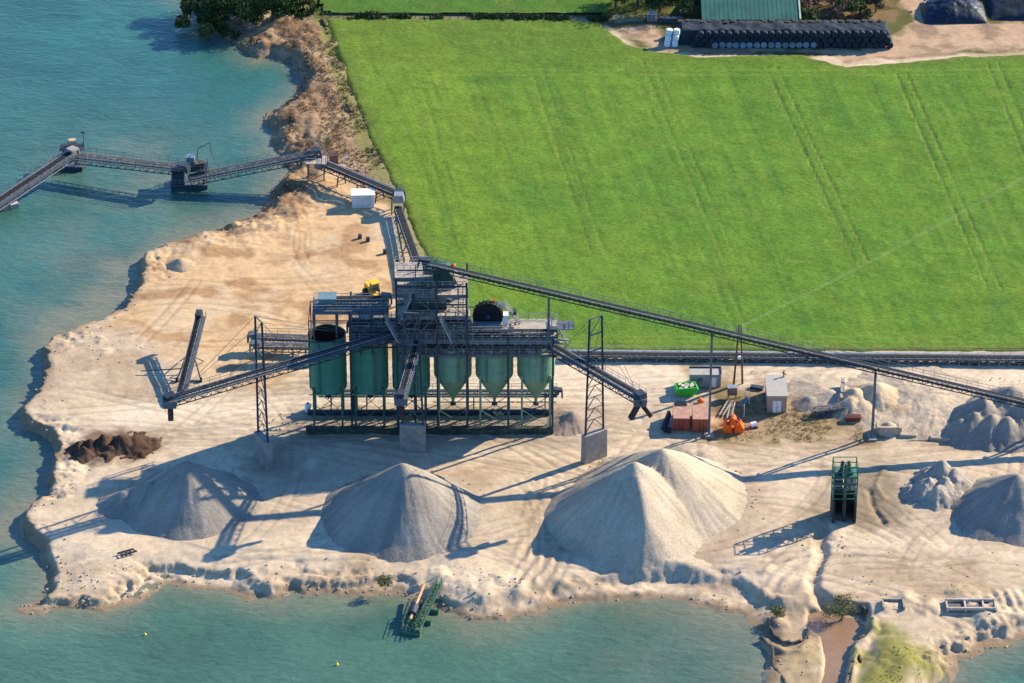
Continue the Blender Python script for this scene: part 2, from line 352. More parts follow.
cliffm = sstep(WZ+.3, WZ+.7, H)*(1-sstep(-1.1, -.5, H)); paint(cliffm*land, (0.34, 0.265, 0.185), .7)
# far ground is meadow
farm = sstep(-1, 1, sdist(GX, GY, pw([(600,22),(640,20),(705,-20),(720,-300),(1400,-300),(1400,26),(1035,30),(1040,50),(900,58),(700,54),(640,47)]))+NZ.fbm(GX, GY, 4, 4)*2)
paint(np.maximum(farm*0, sstep(G(0,30).y, G(0,10).y, GY)*sstep(G(300,10).x-5, G(300,10).x+5, GX)), (0.06, 0.085, 0.025))
paint(farm, (0.10, 0.10, 0.04)); 
dirt = zone([(620,28),(660,24),(664,46),(860,50),(905,28),(915,22),(900,0),(890,-120),(935,-120),(925,0),(940,20),(990,24),(1024,22),(1200,18),(1200,46),(1024,48),(960,50),(900,58),(845,62),(835,53),(660,50),(640,42)], 1.2, 2.5, 5)
paint(dirt, (0.42, 0.30, 0.205)); paint(dirt*sstep(0.1, .4, NZ.fbm(GX, GY, 5, 4)), (0.26, 0.19, 0.13))
brush = zone([(795,-60),(900,-60),(895,20),(800,26)], 2, 3, 4); paint(brush, (0.21, 0.14, 0.085), 0.8); paint(brush*sstep(0.05,.3,NZ.fbm(GX,GY,2.5,4)), (0.07,0.07,0.03), .8)
col *= np.array((0.96, 0.93, 0.88))
# tyre tracks pressed into the sand
trk = np.zeros(GX.shape); rs = np.random.RandomState(5)
i0 = int(np.argmin(np.abs(AX+128))); j0 = int(np.argmin(np.abs(AY+104)))
def track(x, y, a, L, curv, depth, gauge=2.1):
    n = int(L/0.22); k = 0
    for i in range(n):
        a += curv*0.22; x += math.cos(a)*0.22; y += math.sin(a)*0.22
        if i % 60 == 0: curv += rs.uniform(-0.008, 0.008)
        for s_ in (-1, 1):
            for q_ in (-0.1, 0.1):
                xx = x-math.sin(a)*(s_*gauge/2+q_); yy = y+math.cos(a)*(s_*gauge/2+q_)
                fi = (xx+128)/GS+i0; fj = (yy+104)/GS+j0; ii = int(fi); jj = int(fj); fi -= ii; fj -= jj
                if 0 < ii < trk.shape[1]-2 and 0 < jj < trk.shape[0]-2:
                    for a_, b_, w_ in ((0, 0, (1-fi)*(1-fj)), (1, 0, fi*(1-fj)), (0, 1, (1-fi)*fj), (1, 1, fi*fj)): trk[jj+b_, ii+a_] += depth*w_*.55
for k in range(150):
    r_ = rs.rand()
    if r_ < 0.10: px, py, a, L = rs.uniform(150, 390), rs.uniform(225, 350), rs.uniform(0, 6.28), rs.uniform(15, 45); cv = rs.uniform(-0.04, 0.04)
    elif r_ < 0.5: px, py, a, L = rs.uniform(60, 700), rs.uniform(380, 440), rs.normal(0, 0.2), rs.uniform(30, 90); cv = rs.uniform(-0.012, 0.012)
    elif r_ < 0.75: px, py, a, L = rs.uniform(80, 1000), rs.uniform(535, 575) if rs.rand() < .5 else rs.uniform(440, 480), rs.normal(0.0, 0.3), rs.uniform(20, 70); cv = rs.uniform(-0.03, 0.03)
    elif r_ < 0.88: px, py, a, L = rs.uniform(860, 1020), rs.uniform(520, 600), rs.uniform(0, 3.14), rs.uniform(10, 30); cv = rs.uniform(-0.05, 0.05)
    else: px, py, a, L = rs.uniform(520, 560), rs.uniform(520, 600), rs.normal(1.25, 0.2), rs.uniform(10, 22); cv = rs.uniform(-0.03, 0.03)
    g_ = G(px, py); track(g_.x, g_.y, a, L, cv, rs.uniform(0.35, 1.0))
trk = np.minimum(trk, 1.0); trk = (trk*4+np.roll(trk, 1, 0)+np.roll(trk, -1, 0)+np.roll(trk, 1, 1)+np.roll(trk, -1, 1))/6
trk *= yard*(1-inf)
H -= trk*0.10
col *= (1-0.17*trk[..., None])
# curved bank, stream and pits on the right
def seglow(pts, wdt, dz, soft=0.8):
    global H
    dd = dist_line(GX, GY, pw(pts)); H = H+dz*(1-sstep(wdt-soft, wdt+soft, dd+NZ.fbm(GX, GY, 2, 3)*0.6))
low = zone([(770,600),(812,606),(825,600),(868,612),(880,632),(872,650),(845,700),(850,780),(780,780),(766,640)], 2.5, 2)
H = H*(1-low)+(-1.3+NZ.fbm(GX, GY, 3, 4)*0.35)*low
pool = sstep(-0.5, 0.8, sdist(GX, GY, pw([(808,612),(845,608),(866,611),(871,626),(861,635),(853,641),(851,660),(849,690),(853,780),(814,780),(823,680),(825,650),(822,636),(808,627)], -1.4))+NZ.fbm(GX, GY, 2.5, 3)*0.6)
H = H*(1-pool)+(-2.4)*pool
seglow([(846,610),(858,610),(868,618),(873,628),(866,636),(856,645),(850,665),(845,690),(840,730)], 0.8, 0.9, 0.5)
seglow([(826,528),(820,540),(822,555),(812,575),(814,590),(830,605)], 0.9, -0.9)
seglow([(870,490),(872,505),(884,522)], 0.45, -0.45, .5); seglow([(884,470),(876,485),(884,500)], 0.4, 0.3, .5)
seglow([(765,632),(772,640),(785,646),(800,645),(808,636)], 0.5, 0.6)
seglow([(250,470),(250,600)], 0.01, 0.0)
for (px, py, wd, dz) in [(310,580,3.2,.9),(280,582,2.6,.8),(245,575,2.8,.9),(330,583,2.4,1.),(360,590,2.2,.7),(440,575,2.5,1.),(463,583,3.2,1.2),(485,590,3.,1.1),(500,578,2.2,.9),(520,590,2.8,1.),(545,592,2.4,.9),(570,583,3.5,1.),(600,588,3.5,1.2),(640,590,4.2,1.6),(663,592,2,.8),(718,598,2.4,1.3),(738,604,2,1.),(700,588,2.4,.6),(768,595,2.2,1.),(785,600,2,.8),(778,615,2.2,1.),(765,570,1.8,.8),(885,605,2,1.),(905,600,2.6,1.4),(930,608,2.2,1.1),(965,595,3,1.3),(990,612,3.6,1.7),(1015,620,4,1.8),(1010,598,2.5,1.),(905,660,4,1.6),(940,655,2.5,1.),(640,570,2.5,.7),(400,578,2,.8),(180,570,2,.6),(100,340,1.2,.9),(105,352,1.5,.9),(125,575,2.,.5),(808,552,1.6,.5),(838,536,2.0,.6)]:
    g_ = G(px, py); dd = np.hypot(GX-g_.x, (GY-g_.y)*0.9)+NZ.fbm(GX, GY, 2.0, 4, .6)*1.4; H += dz*.5*np.clip(1-dd/wd, 0, 1)**0.8*land
for (px, py, rx, ry) in [(560,540,18,26),(540,575,20,20)]:
    pass
# furrows scraped into the sand left and right of the big heap
for (bx0, bx1, by0, by1, ang, per) in [(515,560,535,585,1.2,2.0),(765,805,540,590,0.95,2.2),(985,1024,590,612,1.9,1.8)]:
    m_ = sstep(-1.5, 1.5, sdist(GX, GY, pw([(bx0,by0),(bx1,by0),(bx1,by1),(bx0,by1)])))
    u_ = GX*math.sin(ang)-GY*math.cos(ang)+NZ.fbm(GX, GY, 8, 2)*2
    H += m_*np.sin(u_*2*math.pi/per)*0.14
gm, nt, b = newmat('sandy soil'); v = world_vec(nt)
at_ = N(nt, 'ShaderNodeAttribute'); at_.attribute_name = 'soil'
n1 = noise(nt, 0.55, 7, 0.7, v, 0.8); r1 = ramp(nt, n1.outputs[0], [(0.28, 0.74), (0.5, 0.98), (0.72, 1.2)])
n2 = noise(nt, 4.0, 5, 0.8, v); r2 = ramp(nt, n2.outputs[0], [(0.25, 0.8), (0.75, 1.16)])
vs_ = world_vec(nt, (0.10, 0.55, 1), 0.05); n4 = noise(nt, 1.0, 7, 0.65, vs_, 1.6); r4 = ramp(nt, n4.outputs[0], [(0.32, 0.95), (0.68, 1.04)])
c_ = mixc(nt, at_.outputs['Color'], r1.outputs[0], 1.0, 'MULTIPLY'); c_ = mixc(nt, c_, r2.outputs[0], 1.0, 'MULTIPLY'); c_ = mixc(nt, c_, r4.outputs[0], 1.0, 'MULTIPLY')
nt.links.new(c_, b.inputs['Base Color']); b.inputs['Roughness'].default_value = 1; b.inputs['Specular IOR Level'].default_value = 0.04
n3 = noise(nt, 0.7, 8, 0.72, v, 0.5); p_ = bump(nt, b, n3.outputs[0], 0.5, 0.16); bump(nt, b, n2.outputs[0], 0.25, 0.08, p_)
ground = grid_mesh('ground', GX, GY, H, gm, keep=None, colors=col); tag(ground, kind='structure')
ground['label'] = 'pale sandy ground of the gravel works with tyre tracks'
def hzv(x, y):
    i = np.clip(np.searchsorted(AX, x), 1, len(AX)-1); j = np.clip(np.searchsorted(AY, y), 1, len(AY)-1)
    fx = np.clip((x-AX[i-1])/(AX[i]-AX[i-1]), 0, 1); fy = np.clip((y-AY[j-1])/(AY[j]-AY[j-1]), 0, 1)
    return (H[j-1, i-1]*(1-fx)+H[j-1, i]*fx)*(1-fy)+(H[j, i-1]*(1-fx)+H[j, i]*fx)*fy
def hz(x, y):
    i = np.clip(np.searchsorted(AX, x), 1, len(AX)-1); j = np.clip(np.searchsorted(AY, y), 1, len(AY)-1); return float(H[j, i])

# lake
WAX = axis(-130, 125, 1.2, 6000); WAY = axis(-110, 170, 1.2, 6000); WXg, WYg = np.meshgrid(WAX, WAY)
wd_ = sdist(WXg, WYg, shoreW)+NZ.fbm(WXg, WYg, 9, 3)*2.6
shal = sstep(-9, 0.5, wd_+NZ.fbm(WXg, WYg, 14, 4)*5)*0.55+sstep(-2.2, 0.3, wd_)*0.4
for (px, py, r_, a_) in [(90,330,9,.6),(105,320,7,.4),(30,515,4,.5),(130,165,12,.35),(150,200,14,.18),(95,255,10,.25),(700,635,16,.3),(20,525,4,.5),(105,290,12,.2)]:
    g_ = GW(px, py); shal += a_*np.exp(-((WXg-g_.x)**2+(WYg-g_.y)**2)/(2*r_*r_))*(0.8+NZ.fbm(WXg, WYg, 6, 3))
nearm = sstep(G(0,420).y, G(0,600).y, WYg)+0.35*NZ.fbm(WXg, WYg, 60, 3)  # greener towards the near side: water tint and partly reflection painted in
m, nt, b = newmat('lake water')
a1 = N(nt, 'ShaderNodeAttribute'); a1.attribute_name = 'shallow'; a2 = N(nt, 'ShaderNodeAttribute'); a2.attribute_name = 'reflect_tint'
v = world_vec(nt)
nb = noise(nt, 0.035, 4, 0.6, v, 0.5)
c_ = mixc(nt, (0.028, 0.108, 0.094), (0.052, 0.118, 0.082), a2.outputs['Fac'])
rr = ramp(nt, nb.outputs[0], [(0.35, 0.8), (0.65, 1.15)]); c_ = mixc(nt, c_, rr.outputs[0], 1.0, 'MULTIPLY')
c_ = mixc(nt, c_, (0.16, 0.155, 0.10), a1.outputs['Fac'])
nt.links.new(c_, b.inputs['Base Color']); b.inputs['Roughness'].default_value = 0.3; b.inputs['IOR'].default_value = 1.33
wv = world_vec(nt, (0.55, 1.0, 1), 0.45); w1 = noise(nt, 1.0, 4, 0.6, wv, 0.5); w2 = noise(nt, 0.25, 3, 0.5, wv, 0.5)
rw = ramp(nt, w1.outputs[0], [(.3, .86), (.7, 1.12)]); c_ = mixc(nt, c_, rw.outputs[0], 1.0, 'MULTIPLY'); nt.links.new(c_, b.inputs['Base Color'])
p_ = bump(nt, b, w1.outputs[0], 0.42, 0.45); bump(nt, b, w2.outputs[0], 0.25, 1.2, p_)
M_WATER = m
lake = grid_mesh('water', WXg, WYg, np.full(WXg.shape, WZ), m, attrs={'shallow': np.clip(shal, 0, .9), 'reflect_tint': np.clip(nearm, 0, 1)}); tag(lake, kind='structure')
m, nt, b = newmat('muddy stream water'); v = world_vec(nt); n1 = noise(nt, 0.3, 4, .6, v); r = ramp(nt, n1.outputs[0], [(0.3, (0.20, 0.115, 0.055)), (0.7, (0.27, 0.165, 0.085))])
nt.links.new(r.outputs[0], b.inputs['Base Color']); b.inputs['Roughness'].default_value = 0.35; w1 = noise(nt, 1.5, 3, .5, v); bump(nt, b, w1.outputs[0], 0.15, 0.2)
mb = MB(); pp = [G(a, c, -1.6) for a, c in [(806,606),(872,606),(874,640),(856,680),(858,790),(812,790),(822,660),(806,632)]]
mb.add(pp, [tuple(range(len(pp)))]); tag(mb.build('stream', m), kind='structure')

# ------------------------------------------------------------------ crop field
fieldp = [(323,18),(332,42),(347,85),(364,130),(383,170),(399,200),(413,235),(430,270),(440,353),(1600,353),(1600,48),(1024,54),(960,56),(900,62),(845,66),(800,54),(700,56),(655,50),(630,44),(600,22),(560,19)]
fp = pw(fieldp)
FX, FY = np.meshgrid(axis(-60, 125, 0.45, 1200), axis(-8, 152, 0.45, 400))
fd = sdist(FX, FY, fp)+NZ.fbm(FX, FY, 2.5, 3)*0.6
keep = fd > -0.4
FZ = -0.25+0.55*sstep(0, 1.2, fd)+NZ.fbm(FX, FY, 1.6, 3, .6)*0.12+NZ.fbm(FX, FY, 40, 2)*0.3*sstep(0, 8, fd)
fc = np.zeros(FX.shape+(3,)); fc[:] = (0.072, 0.160, 0.018)
def fpaint(mk, c, a=1):
    global fc
    q = (np.clip(mk, 0, 1)*a)[..., None]; fc = fc*(1-q)+np.array(c)*q
ul = G(765, 70); ul2 = G(850, 260); td = (ul2-ul).normalized(); nx_, ny_ = -td.y, td.x
U = FX*nx_+FY*ny_; Vv = FX*td.x+FY*td.y
fpaint(sstep(G(620,0).x, G(420,0).x, FX+NZ.fbm(FX, FY, 30, 3)*30), (0.108, 0.188, 0.018), 0.85)
fpaint(sstep(0.0, 0.45, NZ.fbm(FX, FY, 24, 4)), (0.105, 0.18, 0.02), 0.45)
fpaint(sstep(0.05, 0.45, NZ.fbm(FX+99, FY, 18, 4)), (0.046, 0.128, 0.02), 0.5)
st = NZ.fbm(U*1.0, Vv*0.04, 1.4, 3, .6); fpaint(sstep(0.05, 0.45, st), (0.105, 0.185, 0.022), 0.35); fpaint(sstep(0.05, 0.45, -st), (0.044, 0.118, 0.018), 0.35)
drill = 0.5+0.5*np.sin(U*2*math.pi/1.9+NZ.fbm(U, Vv*.1, 6, 2)*2); fpaint(drill, (0.045, 0.125, 0.016), 0.16)
fpaint(sstep(.2,.42,NZ.fbm(FX+33, FY*1.5, 9, 5, .65)), (0.13, 0.185, 0.03), .2)
def tram(pts, c, wd, amt, dz):
    global FZ
    q = 1-sstep(wd*0.5, wd, dist_line(FX, FY, pw(pts))+NZ.fbm(FX, FY, 3, 2)*0.3); q = q*(0.75+0.7*NZ.fbm(FX, FY, 9, 3))
    fpaint(q, c, amt); FZ = FZ+dz*q
Y_ = (0.13, 0.195, 0.03); D_ = (0.022, 0.065, 0.014)
for (x0, y0, x1, y1, st_) in [(765,68,853,262,1),(895,75,987,292,1.1),(985,62,1080,300,1),(640,60,725,270,.7),(530,70,590,255,.7),(410,90,450,230,.4),(700,250,738,345,.4)]:
    for off, c, am in ((0, Y_, .8), (2.2, D_, .75), (11, Y_, .7), (13, D_, .7)):
        tram([(x0+off, y0), ((x0+x1)/2+off*1.1, (y0+y1)/2), (x1+off*1.2, y1)], c, 0.42, am*st_, -0.05 if c is D_ else 0.02)
for k in range(34):
    x0 = 340+k*22+rs.uniform(-8, 8); y0 = rs.uniform(55, 90); L = rs.uniform(60, 260)
    tram([(x0, y0), (x0+L*0.44, y0+L)], Y_ if k % 2 else D_, 0.45, 0.3, 0)
fpaint(1-sstep(1.0, 3.5, np.abs(fd-0.8)), (0.09, 0.125, 0.025), 0.6)
fpaint(sstep(G(0,80).y, G(0,55).y, FY+NZ.fbm(FX, FY, 8, 3)*5), (0.085, 0.14, 0.02), 0.5)
for yy in (338, 343, 348, 71, 76): tram([(440, yy), (1300, yy)], Y_, 0.7, 0.45, 0)
m, nt, b = newmat('green crop'); at_ = N(nt, 'ShaderNodeAttribute'); at_.attribute_name = 'soil'
v = world_vec(nt, (0.8, 1.1, 1)); n1 = noise(nt, 1.7, 6, 0.72, v, 0.2); r1 = ramp(nt, n1.outputs[0], [(0.3, 0.62), (0.5, 1.0), (0.72, 1.38)])
n2 = noise(nt, 0.16, 5, 0.6, v); r2 = ramp(nt, n2.outputs[0], [(0.3, 0.85), (0.7, 1.15)])
c_ = mixc(nt, at_.outputs['Color'], r1.outputs[0], 1.0, 'MULTIPLY'); c_ = mixc(nt, c_, r2.outputs[0], 1.0, 'MULTIPLY')
nt.links.new(c_, b.inputs['Base Color']); b.inputs['Roughness'].default_value = 0.9; b.inputs['Specular IOR Level'].default_value = 0.1
bump(nt, b, n1.outputs[0], 0.7, 0.35); M_CROP = m
fo = grid_mesh('crop_field', FX, FY, FZ, m, keep=keep, colors=fc*np.array((1.16, 1.08, 1.0))); tag(fo, kind='structure')
# the paddock behind the far hedge
FX2, FY2 = np.meshgrid(np.arange(-70, 60, 0.9), np.arange(G(0,15).y, 260, 0.9)); fp2 = pw([(322,15.5),(560,16.5),(612,19),(625,-60),(640,-250),(290,-250),(316,-20)])
f2 = sdist(FX2, FY2, fp2)+NZ.fbm(FX2, FY2, 3, 3); c2 = np.zeros(FX2.shape+(3,)); c2[:] = (0.06, 0.135, 0.018); q = sstep(0, .4, NZ.fbm(FX2, FY2, 5, 4))[..., None]; c2 = c2*(1-q)+np.array((0.09, 0.135, 0.022))*q
fc_done = 1
tag(grid_mesh('meadow', FX2, FY2, 0.55+NZ.fbm(FX2, FY2, 2, 3)*0.25, M_CROP, keep=f2 > 0, colors=c2), kind='structure')

# ------------------------------------------------------------------ heaps
def heap(name, label, cones, mat, rough=0.15, res=0.36, lump=0.0, group=None, slope=0.72, lsc=3.0, ridges=()):
    """cones: (px, py of the top, height in m, slope or None)"""
    cs = []
    cc = list(cones)
    for rg in ridges:
        for a_, b_ in zip(rg[:-1], rg[1:]):
            for q in range(10): cc.append(tuple(a_[i]+(b_[i]-a_[i])*q/10 for i in range(4))+(1,))
    for c_ in cc:
        px, py, h = c_[:3]; s_ = c_[3] if len(c_) > 3 else slope
        d_ = ray(px, py); t = (h-CP[2])/d_[2]; p = CP+d_*t; cs.append((p[0], p[1], h, s_, len(c_) > 4))
    x0 = min(c[0]-c[2]/c[3] for c in cs)-2; x1 = max(c[0]+c[2]/c[3] for c in cs)+2; y0 = min(c[1]-c[2]/c[3] for c in cs)-2; y1 = max(c[1]+c[2]/c[3] for c in cs)+2
    X, Y = np.meshgrid(np.arange(x0, x1, res), np.arange(y0, y1, res)); Z = np.full(X.shape, -99.); GL = np.zeros(X.shape)
    for k, (cx, cy, h, s_, isr) in enumerate(cs):
        r = np.hypot(X-cx, Y-cy); th = np.arctan2(Y-cy, X-cx)
        wob = 1+(0.02 if isr else 0.10)*NZ.n(np.cos(th)*3+k*9*(not isr), np.sin(th)*3, 1.0)
        g = NZ.fbm(th*6+k*3, r*0.06, 0.7, 3)*(0.05 if isr else 0.25)*np.minimum(r/4, 1)
        z = h-np.sqrt(r*r+0.12)*s_*wob*(1+0.03*np.cos(th))+0.2+g
        foot = 0.55*np.exp(-np.maximum(z, -3)/0.9) if False else 0
        c3, s3 = np.cos(th)*9, np.sin(th)*9; gl = NZ.fbm(c3+k*(not isr), s3+r*.05, 0.55, 4, .65); z = z+gl*0.08*np.clip(r/6, 0, 1)
        GL = np.where(z > Z, gl, GL); Z = np.maximum(Z, z)
    Z = Z+NZ.fbm(X, Y, 4, 4)*rough+NZ.fbm(X, Y, lsc, 5, .6)*lump
    Z = np.where(Z < 1.0, 1.0-(1.0-Z)*0.7, Z)
    gz = hzv(X, Y)-0.15; Z = gz+(Z-gz)*sstep(WZ+.1, -.3, gz); keep = (Z > gz-0.3) & (gz > WZ); cx = sum(c[0] for c in cs)/len(cs); cy = sum(c[1] for c in cs)/len(cs)
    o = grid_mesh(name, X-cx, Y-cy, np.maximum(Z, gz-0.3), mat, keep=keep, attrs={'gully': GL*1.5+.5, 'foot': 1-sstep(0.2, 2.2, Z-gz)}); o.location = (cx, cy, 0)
    return tag(o, label, 'heap', group)
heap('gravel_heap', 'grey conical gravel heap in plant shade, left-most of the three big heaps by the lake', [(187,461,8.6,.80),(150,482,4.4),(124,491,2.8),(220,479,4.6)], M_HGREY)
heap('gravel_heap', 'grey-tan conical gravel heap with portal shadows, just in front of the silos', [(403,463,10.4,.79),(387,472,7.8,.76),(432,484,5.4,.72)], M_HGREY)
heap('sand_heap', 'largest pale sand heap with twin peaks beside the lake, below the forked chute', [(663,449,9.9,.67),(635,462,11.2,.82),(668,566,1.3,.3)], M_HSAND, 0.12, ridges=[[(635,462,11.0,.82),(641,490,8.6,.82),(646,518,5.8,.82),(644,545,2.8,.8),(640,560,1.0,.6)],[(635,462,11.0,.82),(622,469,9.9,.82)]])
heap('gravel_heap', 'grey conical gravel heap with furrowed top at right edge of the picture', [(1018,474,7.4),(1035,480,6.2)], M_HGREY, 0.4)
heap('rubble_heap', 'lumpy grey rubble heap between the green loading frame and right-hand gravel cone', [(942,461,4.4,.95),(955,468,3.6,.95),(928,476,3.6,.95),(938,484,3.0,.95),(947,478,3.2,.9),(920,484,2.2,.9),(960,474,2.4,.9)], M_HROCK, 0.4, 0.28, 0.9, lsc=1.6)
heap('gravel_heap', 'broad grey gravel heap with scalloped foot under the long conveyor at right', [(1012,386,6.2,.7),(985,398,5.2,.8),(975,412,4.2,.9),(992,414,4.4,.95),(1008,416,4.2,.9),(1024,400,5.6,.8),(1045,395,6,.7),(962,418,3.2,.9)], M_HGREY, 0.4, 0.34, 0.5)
heap('sand_mound', 'tan sand mound against the concrete panels, left of the pair near the pillar', [(854,388,3.2,.7),(852,397,2.6,.7),(862,400,2.2,.6)], M_HTAN, 0.3, 0.3, 0.4)
heap('sand_mound', 'tan sand mound with steep shaded left face just behind the tall pillar', [(878,383,3.6,.62),(888,396,2.0,.5),(905,405,1.2,.3)], M_HTAN, 0.3, 0.3, 0.4)
heap('sand_mound', 'low wide scraped sand bank between the pillar mounds and broad gravel heap', [(915,392,1.6,.16),(935,405,1.2,.14)], M_HSAND, 0.3, 0.34, 0.4)
heap('gravel_mound', 'small pale grey cone of grit by the stacked beams right of the switch house', [(809,396,1.7)], M_HGREY, 0.12, 0.25)
heap('sand_mound', 'bright sand bank around the small grit cone right of the switch house', [(832,392,1.6,.35),(820,386,1.,.25)], M_HSAND, 0.2, 0.3)
heap('soil_heap', 'dark brown humped soil heap near the left cliff', [(78,442,1.5,1.0),(90,439,2.0,1.1),(103,434,2.6,1.1),(121,434,2.5,1.0),(136,440,1.0,.4),(84,448,1.5,1.0),(110,446,1.0,.5)], M_HBROWN, 0.5, 0.3, 0.8, lsc=1.3)
heap('sand_mound', 'small ochre sand mound alone near the upper left shore', [(181,258,1.9,.8)], M_HTAN, 0.3, 0.25, 0.3)
heap('gravel_mound', 'low grey grit heap beside the right end of the silo row', [(572,412,2.0,.55),(566,418,1.3,.5)], simple('brownish grit', (0.26, 0.20, 0.16), 1, 0, .2, 1, None, .3), 0.2, 0.28, 0.3)
heap('sand_mound', 'low sand ridge behind the largest sand heap, near the red containers', [(612,474,1.6,.5),(622,462,1.3,.5),(600,478,1.2,.5)], M_HSAND, 0.3, 0.3, 0.5)
heap('sand_mound', 'two-humped low sand ridge in front of the red containers', [(690,451,1.1,.4),(703,452,1.1,.4),(683,449,1.,.4)], M_HSAND, 0.2, 0.3, 0.2)

# ------------------------------------------------------------------ conveyors
def conveyor(name, label, A, B, width=1.6, depth=1.5, mt=None, belt=None, rails=(1, -1), step=1.6, head=True, supports=(), tstroke=0.14, cat='conveyor', wkw=.7):
    mt = mt or M_STEEL; belt = belt or M_BELT; A = Vector(A); B = Vector(B); d_ = B-A; L = d_.length; f = d_.normalized()
    s_ = Vector((f.y, -f.x, 0)).normalized(); u = s_.cross(f).normalized()
    if u.z < 0: u = -u
    t = thing(name, label, cat, (A.x, A.y, 0)); mb = MB(); n = max(2, round(L/step)); h = width/2
    for sd in (-1, 1):
        mb.bar(A+s_*h*sd, B+s_*h*sd, tstroke, tstroke*1.4); mb.bar(A+s_*h*sd-u*depth, B+s_*h*sd-u*depth, tstroke, tstroke)
        for i in range(n+1):
            p = A.lerp(B, i/n)+s_*h*sd; mb.bar(p, p-u*depth, tstroke*0.7)
            if i < n:
                q = A.lerp(B, (i+1)/n)+s_*h*sd
                if i % 2: mb.bar(p, q-u*depth, tstroke*0.6)
                else: mb.bar(p-u*depth, q, tstroke*0.6)
    for i in range(n+1):
        p = A.lerp(B, i/n); mb.bar(p+s_*h-u*depth, p-s_*h-u*depth, tstroke*0.6)
    mb.build('truss', mt, t)
    mb = MB(); mb.bar(A+u*0.32, B+u*0.32, width*0.62, 0.10, u); mb.bar(A-u*depth*0.55, B-u*depth*0.55, width*0.6, 0.05, u); mb.build('belt', belt, t)
    mb = MB(); k = max(2, int(L/1.3)); mb.bar(A+s_*h*.95+u*.3, B+s_*h*.95+u*.3, .08); mb.bar(A-s_*h*.95+u*.3, B-s_*h*.95+u*.3, .08)
    for i in range(k+1):
        p = A.lerp(B, i/k); mb.bar(p+s_*h*0.95+u*0.3, p-s_*h*0.95+u*0.2, 0.12)
    mb.build('idler_frame', M_GALV, t)
    if rails:
        mw = MB(); mr = MB()
        for sd in rails:
            o = s_*sd*(h+wkw*.5+.1); mw.bar(A+o, B+o, wkw, 0.06, u)
            oo = s_*sd*(h+wkw+.1); mr.rail([A+oo, B+oo], 1.1, 2.0, 0.06)
        wk = mw.build('walkway', M_GREY, t); mr.build('handrail', M_GREY, wk)
    if head:
        mb = MB(); mb.cyl(B+s_*h*0.9+u*0.1, B-s_*h*0.9+u*0.1, 0.42, n=14); mb.build('head_drum', M_GREY, t)
        mb = MB(); mb.bar(B-f*0.9+u*0.75, B+f*0.9+u*0.55, width*1.05, 0.5, u); mb.bar(B+f*0.9+u*0.4, B+f*0.9-u*0.9, width*1.0, 0.3, s_.cross(Vector((0,0,1)))); mb.build('head_cover', mt, t)
        mb = MB(); mb.cyl(A+s_*h*0.9+u*0.1, A-s_*h*0.9+u*0.1, 0.36, n=14); mb.build('tail_drum', M_GREY, t)
    for (fr, kind, gz) in supports:
        p = A.lerp(B, fr)-u*depth; mb = MB()
        if kind == 'a':
            for sd in (-1, 1): mb.bar(p+s_*h*sd, Vector((p.x, p.y, gz))+s_*sd*(h+0.5), 0.2)
            mb.bar(p.lerp(Vector((p.x, p.y, gz)), .5)-s_*(h+.25), p.lerp(Vector((p.x, p.y, gz)), .5)+s_*(h+.25), 0.1)
        mb.build('support_leg', mt, t)
    return t

# long high conveyor from the plant to the right
cA = P(424, 263, 429); cB = P(1120, 424, 443)
t = conveyor('belt_conveyor', 'very long elevated dark belt conveyor from plant top to the right edge of picture', cB, cA, 1.1, 0.85, M_STEEL, M_BELT, (1,), 1.8, wkw=.45)
def on_line(px, gy0):      # point of the long conveyor seen at px
    best = min((abs(((512+FPX*((cA.lerp(cB, k/2000)).x)/((cA.lerp(cB, k/2000)-Vector(CP)).dot(Vector((0, math.cos(PITCH), -math.sin(PITCH))))))-px)), k) for k in range(2001))
    return cA.lerp(cB, best[1]/2000)
for px in (712, 876, 1040):
    p = on_line(px, 440); mb = MB()
    for sd in (-0.55, 0.55):
        mb.bar((p.x, p.y+sd, -0.2), (p.x, p.y+sd*0.6, p.z-.9), 0.34)
    n = int(p.z/4)
    for i in range(n): z_ = 1.5+i*4; mb.bar((p.x, p.y-.55, z_), (p.x, p.y+.55, z_), 0.16)
    mb.bar((p.x, p.y-1.1, p.z-1.2), (p.x, p.y+1.1, p.z-1.2), 0.3)
    mb.build('support_pillar', M_GREY, t)
    mb = MB(); mb.box((p.x, p.y, 0.1), (1.6, 2.6, 0.7)); mb.build('pillar_footing', M_CONC, t)
p = on_line(549, 432); mb = MB(); mb.bar((p.x, p.y, 19.2), (p.x, p.y, p.z-1.2), 0.4); mb.build('support_pillar', M_GREY, t)

